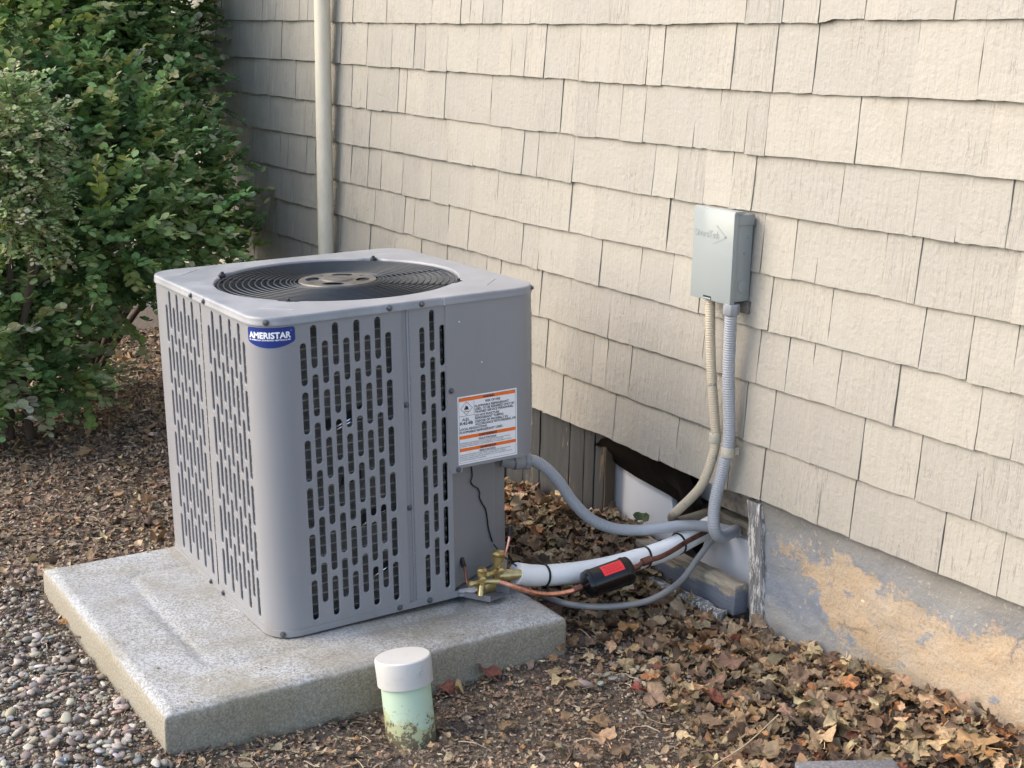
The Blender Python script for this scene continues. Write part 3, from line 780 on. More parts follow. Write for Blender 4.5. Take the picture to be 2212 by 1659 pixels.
# lid
mb = MB()
def lid_loop(off, z): return [(p[0], p[1], z) for p in rrect(HX-off, HY-off, .070-off, 14)]
prof = [(.0052, HH), (.0022, HH-.0012), (.0006, HH-.0034), (0, HH-.006), (.0, .7185), (-.0010, .7168), (-.0010, .7120), (.001, .7115), (.004, .7115)]
L = [lid_loop(o, z) for o, z in prof]; n = len(L[0]); V = [p for l in L for p in l]
mb.add(V, [(i*n+k, (i+1)*n+k, (i+1)*n+(k+1) % n, i*n+(k+1) % n) for i in range(len(L)-1) for k in range(n)])
def hole_r(t):
    r = .2985
    for c in (rad(225+.0), rad(-46), rad(137), rad(47)):
        dd = abs((t-c+PI) % (2*PI)-PI)*.30
        r += .011*float(sm(.034, .020, dd))
    return r
NH = 180
outer = [(p[0], p[1]) for p in lid_loop(.0052, 0)]
hole = [(hole_r(2*PI*i/NH)*math.cos(2*PI*i/NH), hole_r(2*PI*i/NH)*math.sin(2*PI*i/NH)) for i in range(NH)]
tri = tessellate_polygon([[Vector((*p, 0)) for p in outer], [Vector((*p, 0)) for p in hole]])
allp = outer+hole; F = []
for t in tri:
    a, b, c = [allp[i] for i in t]; ar = (b[0]-a[0])*(c[1]-a[1])-(b[1]-a[1])*(c[0]-a[0]); F.append(t if ar > 0 else t[::-1])
mb.add([(p[0], p[1], HH) for p in allp], F)
V = []
for dr_, dz in ((0, 0), (-.0015, -.0006), (-.0028, -.0022), (-.0034, -.005), (-.0034, -.020)):
    for i in range(NH):
        t = 2*PI*i/NH; r = hole_r(t)+dr_; V.append((r*math.cos(t), r*math.sin(t), HH+dz))
mb.add(V, [(j*NH+i, j*NH+(i+1) % NH, (j+1)*NH+(i+1) % NH, (j+1)*NH+i) for j in range(4) for i in range(NH)])
for p, q in (((-.257, -.305), (-.322, -.239)), ((.25, -.305), (.315, -.247)), ((.297, .247), (.234, .308)), ((-.30, .25), (-.24, .30))):
    p, q = np.array(p), np.array(q); dv = (q-p)/np.linalg.norm(q-p); nv = np.array([-dv[1], dv[0]])*.0022
    V = [(*(p-nv), HH+.0001), (*(q-nv), HH+.0001), (*(q+nv), HH+.0001), (*(p+nv), HH+.0001), (*(p+dv*.003), HH+.0013), (*(q-dv*.003), HH+.0013)]
    mb.add(V, [(0, 1, 5, 4), (2, 3, 4, 5), (1, 2, 5), (3, 0, 4)])
mb.build('lid', LID, ac, True, 32)
MB().box((HX-.0008, .0905, .7118), (HX+.0012, .0945, HH-.001)).build('lid_seam', simple('seam_light', (.42, .42, .43), .3), ac)
# shroud and interior
mb = MB()
V = []
for r, z in ((.2975, HH-.018), (.2905, HH-.03), (.2885, HH-.12), (.30, HH-.16)):
    for i in range(72): t = 2*PI*i/72; V.append((r*math.cos(t), r*math.sin(t), z))
mb.add(V, [(j*72+i, j*72+(i+1) % 72, (j+1)*72+(i+1) % 72, (j+1)*72+i) for j in range(3) for i in range(72)])
mb.build('shroud', SHROUD, ac, True)
mb = MB(); strip(mb, rrect(.25, .22, .04, 4)+[rrect(.25, .22, .04, 4)[0]], .01, .56)
mb.add([(-.33, -.32, .5), (.33, -.32, .5), (.33, .10, .5), (.20, .33, .5), (-.33, .32, .5)], [(0, 1, 2, 3, 4)])
mb.build('interior', DARKIN, ac)
# fan
fan = link('fan', bpy.data.meshes.new('fan'), None, ac)
mb = MB(); mb.cyl((0, 0, .60), (0, 0, .668), .055, 24); 
me_ = mb.build('fan_hub', BLADE, ac, True, 40)
bpy.data.objects.remove(fan)
for k in range(4):
    mb = MB(); V = []; nr, na = 8, 8
    for i in range(nr+1):
        r = .05+.232*i/nr
        for j in range(na+1):
            t = rad(20+90*k)+(.50+.12*math.sin(i/nr*3))*(j/na-.5)*1.35+.35*(i/nr)**1.5
            V.append((r*math.cos(t), r*math.sin(t), .635+.05*(j/na-.5)-.012*math.sin(j/na*PI)))
    mb.add(V, [(i*(na+1)+j, i*(na+1)+j+1, (i+1)*(na+1)+j+1, (i+1)*(na+1)+j) for i in range(nr) for j in range(na)])
    mb.build('fan_blade', BLADE, ac, True)
# grille
def dome(r): return HH-.006-.006*float(sm(.30, .2, r))*0
radii = [.105, .114, .124, .1385, .1535, .1685, .1835, .1985, .2135, .2285, .2435, .2585, .2735, .2865]
for r in radii:
    mb = MB(); n, q = 112, 6; V = []; wr = .00185
    for i in range(n):
        t = 2*PI*i/n
        for k in range(q): s_ = 2*PI*k/q; V.append(((r+wr*math.cos(s_))*math.cos(t), (r+wr*math.cos(s_))*math.sin(t), dome(r)+wr*math.sin(s_)))
    mb.add(V, [(i*q+k, ((i+1) % n)*q+k, ((i+1) % n)*q+(k+1) % q, i*q+(k+1) % q) for i in range(n) for k in range(q)])
    mb.build('grille_ring', WIRE, ac, True)
for k in range(8):
    t = rad(45*k+2); n_ = 14; pts = []
    for i in range(n_+1):
        r = .088+(.298-.088)*i/n_ if k % 2 else .088+(.289-.088)*i/n_
        tt = t-.0*r; pts.append((r*math.cos(tt), r*math.sin(tt), dome(r)-.0040))
    MB().tube(pts, .0024, 6).build('grille_spoke', WIRE, ac, True)
for c in (225, -46, 137, 47):
    t = rad(c); x_, y_ = .3035*math.cos(t), .3035*math.sin(t)
    mb = MB(); mb.cyl((x_, y_, HH-.008), (x_, y_, HH+.0015), .0085, 12); mb.cyl((x_, y_, HH+.0015), (x_, y_, HH+.0065), .0048, 6)
    mb.build('grille_clip', WIRE, ac, bevel=.0006)
# hub plate
mb = MB(); outer = [(.094*math.cos(2*PI*i/64), .094*math.sin(2*PI*i/64)) for i in range(64)]
holes = []
for k in range(4):
    t0 = rad(45+90*k+10); cx, cy = .062*math.cos(t0), .062*math.sin(t0)
    h = []
    for i in range(20):
        q = 2*PI*i/20; a, b = .026*math.cos(q), .0165*math.sin(q)
        h.append((cx-a*math.sin(t0)+b*math.cos(t0), cy+a*math.cos(t0)+b*math.sin(t0)))
    holes.append(h)
for k in range(4):
    t0 = rad(90*k+10); cx, cy = .072*math.cos(t0), .072*math.sin(t0)
    holes.append([(cx-.009*math.cos(q)*math.sin(t0)+.0028*math.sin(q)*math.cos(t0), cy+.009*math.cos(q)*math.cos(t0)+.0028*math.sin(q)*math.sin(t0)) for q in [2*PI*i/10 for i in range(10)]])
tri = tessellate_polygon([[Vector((*p, 0)) for p in l] for l in [outer]+holes]); allp = [p for l in [outer]+holes for p in l]; F = []
for t in tri:
    a, b, c = [allp[i] for i in t]; ar = (b[0]-a[0])*(c[1]-a[1])-(b[1]-a[1])*(c[0]-a[0]); F.append(t if ar > 0 else t[::-1])
zh = HH-.003
mb.add([(p[0], p[1], zh) for p in allp], F)
V = [(p[0], p[1], zh) for p in outer]+[(p[0]*1.015, p[1]*1.015, zh-.004) for p in outer]
mb.add(V, [(i, 64+i, 64+(i+1) % 64, (i+1) % 64) for i in range(64)])
mb.build('motor_plate', PLATE, ac, True, 30)
mb = MB(); V = []; pr = [(.040, .0002), (.037, .0032), (.033, .0038), (.031, .0030), (.0, .0030)]
for r, dz in pr:
    for i in range(32): t = 2*PI*i/32; V.append((max(r, .0005)*math.cos(t), max(r, .0005)*math.sin(t), zh+dz))
mb.add(V, [(j*32+i, j*32+(i+1) % 32, (j+1)*32+(i+1) % 32, (j+1)*32+i) for j in range(4) for i in range(32)])
mb.build('motor_cap', PLATE, ac, True, 40)
MB().cyl((0, 0, .655), (0, 0, zh-.004), .070, 32).build('fan_motor', simple('motor_black', (.03, .03, .032), .4), ac, True, 40)
# coil
mb = MB(); cp = rrect(BX-.022, BY-.022, .05, 8)
i0 = max(range(len(cp)), key=lambda i: (-abs(cp[i][0]-(BX-.022)) < 1e-6)*0)
path = [(BX-.022, .098)]+[(BX-.022, -BY+.07)]
path = [(BX-.022, .098), (BX-.022, -.10), (BX-.022, -BY+.075)]+arc(BX-.072, -BY+.072, .05, 0, -PI/2, 8)[1:]+[(-BX+.072, -BY+.022)]+arc(-BX+.072, -BY+.072, .05, -PI/2, -PI, 8)[1:]+[(-BX+.022, BY-.072)]+arc(-BX+.072, BY-.072, .05, PI, PI/2, 8)[1:]+[(.15, BY-.022)]
pp, _t = resample([(p[0], p[1], 0) for p in path], .012)
zs_ = []; nrow = 30
for k in range(nrow):
    zb = .020+k*.0228
    for j in range(4): zs_.append((zb+.0228*j/4, [-.0028, .0015, .0028, .0015][j]))
cen = np.array([0, 0, 0]); V = []
nrm = []
for i in range(len(pp)):
    t = pp[min(i+1, len(pp)-1)]-pp[max(i-1, 0)]; t /= np.linalg.norm(t); nrm.append(np.array([-t[1], t[0], 0]))
nrm = [(-q if (q[0]*pp[i][0]+q[1]*pp[i][1]) < 0 else q) for i, q in enumerate(nrm)]
for z, o in zs_:
    if z > .70: continue
    for i in range(len(pp)):
        jx = random.uniform(-.0011, .0011); q = pp[i]+nrm[i]*(o+jx); V.append((q[0], q[1], z+random.uniform(-.0006, .0006)))
nr_ = len(V)//len(pp); n = len(pp)
mb.add(V, [(j*n+i, j*n+i+1, (j+1)*n+i+1, (j+1)*n+i) for j in range(nr_-1) for i in range(n-1)])
mb.build('coil', COIL, ac, True)
# black patches painting in the dark of coil gaps, with bright tubes crossing
for (y0_, z0_, y1_, z1_) in ((-.215, .464, -.105, .486), (-.150, .222, -.060, .246), (-.175, .330, -.12, .335), (-.11, .092, -.045, .108)):
    MB().add([(BX-.0178, y0_, z0_-.004), (BX-.0178, y1_, z1_-.002), (BX-.0178, y1_, z1_+.02), (BX-.0178, y0_+.01, z0_+.018)], [(0, 1, 2, 3)]).build('coil_gap_shade', DARKIN, ac)
for (y0_, z0_, y1_, z1_) in ((-.19, .462, -.10, .491), (-.19, .455, -.10, .484), (-.13, .222, -.055, .252), (-.105, .092, -.04, .118)):
    MB().tube([(BX-.013, y0_, z0_), (BX-.012, (y0_+y1_)/2, (z0_+z1_)/2+.002), (BX-.014, y1_, z1_)], .0022, 6).build('coil_tube', CHROME, ac, True)
# screws
def screw(p, nrm_, r=.0072):
    mb = MB(); p = np.array(p); d = np.array(nrm_, float); d /= np.linalg.norm(d)
    mb.cyl(p, p+d*.0016, r, 14); mb.cyl(p+d*.0016, p+d*.0055, r*.62, 6)
    return mb.build('screw', SCREW, ac, bevel=.0004)
for y_, z_ in ((-.0466, .7209), (.0344, .7210)): screw((HX, y_, z_), (1, 0, 0))
for y_, z_ in ((-.0442, .0085), (.0352, .0085)): screw((HX-.001, y_, z_), (1, 0, 0))
screw((BX+o_, .1057, .5098), (1, 0, 0)); screw((BX+o_, .1205, .3170), (1, 0, 0), .0068)
screw((BX-.0036, -.0085, .4925), (1, 0, 0)); screw((BX-.0036, -.0085, .2465), (1, 0, 0))
for x_, z_ in ((-.0363, .7201), (.0505, .7197)): screw((x_, -HY, z_), (0, -1, 0))
for x_, z_ in ((-.0328, .0065), (.0511, .0065)): screw((x_, -HY+.001, z_), (0, -1, 0))
for z_, r0 in ((.7195, .070), (.0065, .069)):
    t = rad(-38); screw((HX-.070+r0*math.cos(t), -HY+.070+r0*math.sin(t), z_), (math.cos(t), math.sin(t), 0))
t = rad(52); screw((HX-.070+.070*math.cos(t), HY-.070+.070*math.sin(t), .7215), (math.cos(t), math.sin(t), 0))
for y_, z_ in ((.1307, .6691), (.1885, .5671)): MB().cyl((BX+o_, y_, z_), (BX+o_+.0004, y_, z_), .0018, 8).build('paint_chip', WHITE, ac)

# ------------ lettering
def text_mesh(s, height, width=None, cond=1.0, align='LEFT'):
    cu = bpy.data.curves.new('t', 'FONT'); cu.body = s; cu.size = 1; cu.align_x = align; cu.fill_mode = 'FRONT'; cu.resolution_u = 3
    ob_ = bpy.data.objects.new('t', cu); COL.objects.link(ob_)
    bpy.context.view_layer.update()
    dg = bpy.context.evaluated_depsgraph_get()
    me = bpy.data.meshes.new_from_object(ob_.evaluated_get(dg)); bpy.data.objects.remove(ob_); bpy.data.curves.remove(cu)
    V = np.array([v.co[:2] for v in me.vertices]); F = [tuple(p.vertices) for p in me.polygons]; bpy.data.meshes.remove(me)
    V[:, 1] *= height/.73; k = height/.73*cond
    if width: k = width/max(1e-6, V[:, 0].max()-V[:, 0].min())
    if align == 'LEFT': V[:, 0] -= V[:, 0].min()
    V[:, 0] *= k
    return V, F
def bold(V, F, e):
    out = []
    for dx, dy in ((0, 0), (e, 0), (-e, 0), (0, e), (0, -e)): out.append((V+np.array([dx, dy]), F))
    return out
# warning label, local plane x = BX+.0026 ; label coordinates u right (local +y), v up
LX = BX+o_+.0004
lab = MB(); U0, U1, V0, V1 = .1215, .2830, .3268, .4915
def q4(mb, u0, u1, v0, v1, dx): mb.add([(LX+dx, u0, v0), (LX+dx, u1, v0), (LX+dx, u1, v1), (LX+dx, u0, v1)], [(0, 1, 2, 3)])
mb = MB(); mb.box((LX-.0002, U0, V0), (LX, U1, V1)); label = mb.build('warning_label', WHITE, ac)
Hh, Ww = V1-V0, U1-U0
U = lambda f: U0+Ww*f
Vv = lambda f: V1-Hh*f
for a, b in ((.022, .072), (.575, .625), (.760, .808)):
    og = MB(); q4(og, U(.02), U(.975), Vv(b), Vv(a), .0002); og.build('orange_bar', ORANGE, label)
ink = MB()
def fr(u0, u1, v0, v1, w=.0006, dx=.0003):
    q4(ink, u0, u1, v0, v0+w, dx); q4(ink, u0, u1, v1-w, v1, dx); q4(ink, u0, u0+w, v0+w, v1-w, dx); q4(ink, u1-w, u1, v0+w, v1-w, dx)
fr(U(.018), U(.977), Vv(.975), Vv(.02))
q4(ink, U(.27), U(.274), Vv(.285), Vv(.075), .0003); q4(ink, U(.02), U(.274), Vv(.29), Vv(.285), .0003)
def T(s, u, vtop, h, width=None, cond=.85, center=False, b=.0, dx=.0005):
    Vt, Ft = text_mesh(s, h, width, cond)
    if center: Vt[:, 0] -= (Vt[:, 0].max())/2
    for Vb, Fb in (bold(Vt, Ft, b) if b else [(Vt, Ft)]):
        ink.add([(LX+dx+.00001*i_*0, u+p[0], vtop-h+p[1]) for i_, p in enumerate(Vb)], Fb); dx += .00004
hh = .0056
T('WARNING', U(.52), Vv(.030), .0054, .030, center=True, b=.0003)
T('RISK OF FIRE', U(.59), Vv(.095), hh, .040, center=True, b=.00018)
for i, (s, wd_) in enumerate((('FLAMMABLE REFRIGERANT', .093), ('USED. TO BE REPAIRED ONLY BY', .109), ('TRAINED SERVICE PERSONNEL.', .106))): T(s, U(.285), Vv(.150+.043*i), hh, wd_, b=.00015)
for i, (s, wd_) in enumerate((('DO NOT PUNCTURE', .066), ('REFRIGERANT TUBING.', .079), )): T(s, U(.285), Vv(.287+.042*i), hh, wd_, b=.00015)
for i, (s, wd_) in enumerate((('DISPOSE OF PROPERLY IN', .089), ('ACCORDANCE WITH FEDERAL OR', .112))): T(s, U(.285), Vv(.376+.042*i), hh, wd_, b=.00015)
T('A2L', U(.07), Vv(.315), .0072, .020, b=.0002); T('R454B', U(.035), Vv(.37), .0078, .034, b=.00025)
T('LOCAL REGULATIONS.', U(.03), Vv(.462), hh, .074, b=.00015); T('FLAMMABLE REFRIGERANT USED.', U(.03), Vv(.508), hh, .117, b=.00015)
T('AVERTISSEMENT', U(.50), Vv(.583), .0054, .050, center=True, b=.0003); T("RISQUE D'INCENDIE", U(.49), Vv(.640), .0046, .048, center=True, b=.0001)
for i, s in enumerate(('RÉFRIGÉRANT INFLAMMABLE UTILISÉ. À FAIRE RÉPARER UNIQUEMENT PAR UN', 'PROFESSIONNEL QUALIFIÉ. NE PAS PERCER LA TUYAUTERIE', 'ÉLIMINER CORRECTEMENT CONFORMÉMENT AUX RÉGLEMENTATIONS')):
    T(s, U(.03), Vv(.677+.024*i), .0026, [.136, .118, .140][i])
T('ADVERTENCIA', U(.50), Vv(.766), .0054, .044, center=True, b=.0003); T('RIESGO DE FUEGO', U(.49), Vv(.818), .0046, .044, center=True, b=.0001)
for i, s in enumerate(('CONTIENE REFRIGERANTE INFLAMABLE. SÓLO DEBE SER REPARADO POR', 'PERSONAL DE SERVICIO CAPACITADO. NO PERFORE LA TUBERÍA', 'ELIMÍNELO CORRECTAMENTE DE ACUERDO CON LAS REGLAMENTACIONES', 'CONTIENE REFRIGERANTE INFLAMABLE')):
    T(s, U(.03), Vv(.852+.026*i), .0026, [.138, .124, .142, .07][i])
# hazard diamond and flame
cu_, cv_ = U(.145), Vv(.178); R1, R2 = .0165, .0152
dd = MB()
P1 = [(0, R1), (-R1, 0), (0, -R1), (R1, 0)]
for i in range(4):
    a, b = P1[i], P1[(i+1) % 4]; k = R2/R1
    dd.add([(LX+.0005, cu_+a[0], cv_+a[1]), (LX+.0005, cu_+b[0], cv_+b[1]), (LX+.0005, cu_+b[0]*k, cv_+b[1]*k), (LX+.0005, cu_+a[0]*k, cv_+a[1]*k)], [(0, 1, 2, 3)])
dd.build('hazard_diamond', simple('diamond_ink', (.20, .02, .02), .5), label)
fl = [(-.004, -.006), (-.0058, -.002), (-.0045, .001), (-.0038, -.001), (-.003, .003), (-.0015, .0075), (-.0006, .0035), (.001, .0055), (.0022, .0025), (.0035, .004), (.0045, .000), (.0058, -.0025), (.004, -.006), (.0018, -.003), (0, -.0055), (-.0018, -.003)]
ft = tessellate_polygon([[Vector((*p, 0)) for p in fl]])
ink.add([(LX+.0005, cu_+p[0], cv_+p[1]+.001) for p in fl], [t for t in ft])
q4(ink, cu_-.006, cu_+.006, cv_-.0085, cv_-.0072, .0005)
ink.build('lettering', INK, label)
# badge wrapped round the B corner
AC_ = (BX-BR, -BY+BR); RB = BR+.0011
def onbadge(s, v, off=0.):   # s arclength from the start of the corner
    La = BR*PI/2
    if s < 0: return (AC_[0]+s, -BY-.0011-off, v)
    if s > La: return (BX+.0011+off, AC_[1]+(s-La), v)
    t = -PI/2+s/BR; return (AC_[0]+(RB+off)*math.cos(t), AC_[1]+(RB+off)*math.sin(t), v)
S0, S1 = .010, .121; BV = .6635; BT = .7075
def badge_v(s):  # lower edge curve
    f = (s-S0)/(S1-S0); return BV+.0125*abs(2*f-1)**2.0
mb = MB(); ns, nv_ = 40, 6; V = []
def cornerr(f): return .0045*max(0, 1-min(f, 1-f)/.045)**2
for i in range(ns+1):
    f = i/ns; s_ = S0+(S1-S0)*f; lo_, hi_ = badge_v(s_)+cornerr(f)*.8, BT-cornerr(f)
    for j in range(nv_+1): V.append(onbadge(s_, lo_+(hi_-lo_)*j/nv_))
mb.add(V, [(i*(nv_+1)+j, (i+1)*(nv_+1)+j, (i+1)*(nv_+1)+j+1, i*(nv_+1)+j+1) for i in range(ns) for j in range(nv_)])
badge = mb.build('brand_badge', NAVY, ac, True)
mb = MB(); Vt, Ft = text_mesh('AMERISTAR', .0135, .094)
dx = .0
for Vb, Fb in bold(Vt, Ft, .0008): mb.add([onbadge(S0+.0065+p[0], .6845+p[1], .0003+dx) for p in Vb], Fb); dx += .00004
Vt, Ft = text_mesh('®', .0022); mb.add([onbadge(S0+.1015+p[0], .6985+p[1], .0003) for p in Vt], Ft)
Vt, Ft = text_mesh('BY AMERICAN STANDARD HEATING & AIR', .0032, .094)
dx = 0
for Vb, Fb in bold(Vt, Ft, .00015): mb.add([onbadge(S0+.0065+p[0], .6790+p[1], .0003+dx) for p in Vb], Fb); dx += .00003
mb.build('lettering', BWHITE, badge)
# rating plate on the back-right corner
mb = MB(); AC2 = (BX-BR, BY-BR); V = []
a0_, a1_ = rad(43), rad(90)
for i in range(9):
    t = a0_+(a1_-a0_)*i/8; V += [(AC2[0]+(BR+o_+.0006)*math.cos(t), AC2[1]+(BR+o_+.0006)*math.sin(t), z) for z in (.385, .672)]
V += [(AC2[0]-.08, BY+o_+.0006, .385), (AC2[0]-.08, BY+o_+.0006, .672)]
mb.add(V, [(2*i, 2*i+2, 2*i+3, 2*i+1) for i in range(9)]); rp = mb.build('rating_plate', WHITE, ac, True)
mb = MB()
zc = .668
while zc > .392:
    h_ = random.choice([.0018, .0018, .0022, .004]); t0_ = rad(45.5)
    V = []
    for i in range(6):
        t = t0_+(rad(88)-t0_)*i/5; V += [(AC2[0]+(BR+o_+.0009)*math.cos(t), AC2[1]+(BR+o_+.0009)*math.sin(t), z) for z in (zc-h_, zc)]
    mb.add(V, [(2*i, 2*i+2, 2*i+3, 2*i+1) for i in range(5)]); zc -= h_+random.choice([.002, .003])
mb.build('print_lines', INK, rp)
# floor sticker and bracket
mb = MB(); mb.add([(.3600, .1160, .0062), (.3815, .1500, .0062), (.352, .200, .0062), (.345, .128, .0062)], [(0, 1, 2, 3)])
mb.build('floor_sticker', WHITE, ac)
mb = MB()
for pA, pB, z0_, z1_ in (((.372, .128), (.432, .165), -.004, .010), ((.355, .19), (.415, .228), -.004, .022)):
    pA, pB = np.array(pA), np.array(pB); dv = pB-pA; nv = np.array([-dv[1], dv[0]])/np.linalg.norm(dv)*.0012
    V = [(*(pA-nv), z0_), (*(pB-nv), z0_), (*(pB+nv), z0_), (*(pA+nv), z0_), (*(pA-nv), z1_), (*(pB-nv), z1_), (*(pB+nv), z1_), (*(pA+nv), z1_)]
    mb.add(V, [(0, 3, 2, 1), (4, 5, 6, 7), (0, 1, 5, 4), (1, 2, 6, 5), (2, 3, 7, 6), (3, 0, 4, 7)])
mb.add([(.372, .128, -.003), (.432, .165, -.003), (.415, .228, -.003), (.355, .19, -.003)], [(0, 1, 2, 3)])
mb.add([(.360, .175, .0215), (.405, .202, .0215), (.415, .228, .022), (.355, .19, .022)], [(0, 1, 2, 3)])
mb.build('line_bracket', PANEL_IN, ac)

# ---------------------------------------------------------------- service valves
def tubes_obj(name, pts, r, mt, parent=None, n=12, c=None, smooth=8, rfun=None):
    P = smooth_path(pts, smooth); mb = MB().tube(P, r, n, rfun=rfun)
    if c is not None: loc(mb, c)
    return mb.build(name, mt, parent, True, 60)
def hexn(mb, p, d, r, h): p = np.array(p, float); d = np.array(d, float); d /= np.linalg.norm(d); mb.cyl(p, p+d*h, r, 6); mb.cyl(p+d*h, p+d*(h+.002), r*.8, 6)
vc = np.array([-2.672, 1.70, .15]); q1 = np.array([0, 0, 1.])
bv = empty('service_valve', tuple(vc), 'larger brass service valve joined to the white insulated line', 'valve', 'brass service valves on the unit')
mb = MB()
mb.tube([(-2.676, 1.70, .13), (-2.674, 1.70, .155), (-2.674, 1.70, .19)], .013, 16); mb.cyl((-2.674, 1.70, .19), (-2.673, 1.70, .204), .0155, 16)
loc(mb, vc).build('valve_body', BRASS, bv, True, 40)
mb = MB(); hexn(mb, (-2.673, 1.70, .204), (0, 0, 1), .0165, .008); loc(mb, vc).build('hex_cap', BRASS, bv, bevel=.0008)
mb = MB(); mb.cyl((-2.674, 1.70, .150), (-2.655, 1.755, .150), .0125, 16); mb.cyl((-2.673, 1.702, .150), (-2.664, 1.73, .150), .0145, 16); loc(mb, vc).build('outlet', BRASS, bv, True, 40)
mb = MB(); mb.cyl((-2.672, 1.70, .172), (-2.653, 1.694, .172), .0075, 12); hexn(mb, (-2.653, 1.694, .172), (1, -.3, 0), .0088, .006); loc(mb, vc).build('service_port', BRASS, bv, bevel=.0006)
mb = MB(); mb.cyl((-2.672, 1.70, .162), (-2.668, 1.668, .162), .007, 12); hexn(mb, (-2.668, 1.668, .162), (.1, -1, 0), .0095, .008); loc(mb, vc).build('side_port', BRASS, bv, bevel=.0006)
mb = MB(); mb.box((-2.690, 1.645, .118), (-2.660, 1.712, .140)); loc(mb, vc).build('mount_block', BRASS, bv, bevel=.002)
tubes_obj('capped_stub', [(-2.690, 1.728, .190), (-2.692, 1.738, .215), (-2.698, 1.748, .245)], .0035, COPPER, bv, c=vc)
mb = MB().tube([(-2.697, 1.7475, .236), (-2.700, 1.7495, .262)], .0058, 12); loc(mb, vc).build('rubber_cap', BLACKM, bv, True, 50)
vs = np.array([-2.646, 1.63, .16])
sv = empty('service_valve', tuple(vs), 'smaller brass service valve joined to the thin copper line', 'valve', 'brass service valves on the unit')
mb = MB(); mb.cyl((-2.648, 1.637, .128), (-2.646, 1.637, .176), .0095, 14); mb.cyl((-2.647, 1.637, .176), (-2.646, 1.637, .184), .012, 14); loc(mb, vs).build('valve_body', BRASS, sv, True, 40)
mb = MB(); hexn(mb, (-2.646, 1.637, .184), (0, 0, 1), .0128, .006); loc(mb, vs).build('hex_cap', BRASS, sv, bevel=.0007)
mb = MB(); mb.cyl((-2.647, 1.637, .170), (-2.632, 1.630, .170), .0068, 12); hexn(mb, (-2.632, 1.630, .170), (1, -.4, 0), .009, .006); loc(mb, vs).build('service_port', BRASS, sv, bevel=.0006)
mb = MB(); mb.cyl((-2.647, 1.637, .158), (-2.646, 1.610, .158), .006, 12); hexn(mb, (-2.646, 1.610, .158), (0, -1, 0), .0088, .008); loc(mb, vs).build('side_port', BRASS, sv, bevel=.0006)
mb = MB(); mb.cyl((-2.640, 1.632, .150), (-2.632, 1.625, .128), .0075, 12); loc(mb, vs).build('lower_port', BRASS, sv, True, 50)
mb = MB(); mb.cyl((-2.647, 1.637, .158), (-2.625, 1.672, .158), .0062, 12); loc(mb, vs).build('outlet', BRASS, sv, True, 50)
tubes_obj('capped_stub', [(-2.664, 1.612, .143), (-2.672, 1.612, .152), (-2.688, 1.616, .172), (-2.703, 1.62, .184)], .0034, TARN, sv, c=vs)
mb = MB().tube([(-2.700, 1.6195, .181), (-2.716, 1.622, .196)], .0062, 12); loc(mb, vs).build('rubber_cap', BLACKM, sv, True, 50)

# thin black wire down the service panel
pn = ROTn@np.array((.1726, .097, 0.)); pn /= np.linalg.norm(pn); pp0 = On+ROTn@np.array((.300, .1992, .1))+pn*.0035
def onpanel(px, py):
    r = ray(px, py); t = ((pp0-CAM)@pn)/(r@pn); return CAM+r*t
wpw = [onpanel(*q) for q in ((1018.5, 1008), (1020, 1028), (1017, 1040), (1022, 1049), (1031, 1054), (1036, 1064), (1036, 1075), (1042, 1088), (1049, 1100), (1053, 1124), (1055, 1140), (1062, 1165), (1068, 1178))]
wpw += [np.array((-2.655, 1.712, .198)), np.array((-2.650, 1.738, .176))]
tag(tubes_obj('sensor_wire', wpw, .0019, BLACKM, None, 6), 'thin black wire hanging down the recessed panel of the unit', 'wire')

# ---------------------------------------------------------------- line set
wl = [(-2.668, 1.748, .149), (-2.671, 1.80, .132), (-2.672, 1.86, .121), (-2.668, 1.94, .114), (-2.655, 2.02, .116), (-2.646, 2.10, .123), (-2.644, 2.19, .131), (-2.650, 2.27, .146), (-2.66, 2.36, .165)]
line = empty('insulated_line', (-2.66, 2.05, .12), 'white insulated refrigerant line from the large valve into the crawlspace', 'pipe')
lc = (-2.66, 2.05, .12)
Pw = smooth_path(wl, 8); Pr, _ = resample(Pw, .008)
def pinch(i):
    y = Pr[min(i, len(Pr)-1)][1]; r = .0272
    for yy in (1.835, 2.13, 2.24): r -= .0016*math.exp(-((y-yy)/.012)**2)
    return r
loc(MB().tube(Pr, .0272, 24, rfun=lambda t, i: pinch(i)), lc).build('insulation_sleeve', INSUL, line, True, 60)
def tie(yv, par, cc, tiltd=(0, 0, 0), extra=0.):
    k = int(np.argmin(abs(Pr[:, 1]-yv))); t = Pr[min(k+1, len(Pr)-1)]-Pr[max(k-1, 0)]; t /= np.linalg.norm(t); t = t+np.array(tiltd); t /= np.linalg.norm(t)
    u_ = np.cross(t, (0, 0, 1)); u_ /= np.linalg.norm(u_); w_ = np.cross(t, u_); mb = MB(); V = []
    for i in range(28):
        a = 2*PI*i/28
        for rr_, tt_ in ((.0268, -.0028), (.0286, -.0028), (.0286, .0028), (.0268, .0028)):
            e_ = extra*max(0, math.cos(a-PI*0.9))
            V.append(Pr[k]+(u_*math.cos(a)+w_*math.sin(a))*(rr_+e_)+t*tt_)
    mb.add(V, [(i*4+j, ((i+1) % 28)*4+j, ((i+1) % 28)*4+(j+1) % 4, i*4+(j+1) % 4) for i in range(28) for j in range(4)])
    loc(mb, cc); return mb.build('cable_tie', BLACKM, par, True, 40)
tie(1.835, line, lc); tie(2.13, line, lc, (0, 0, -.15)); tie(2.24, line, lc, (0, 0, -.15))
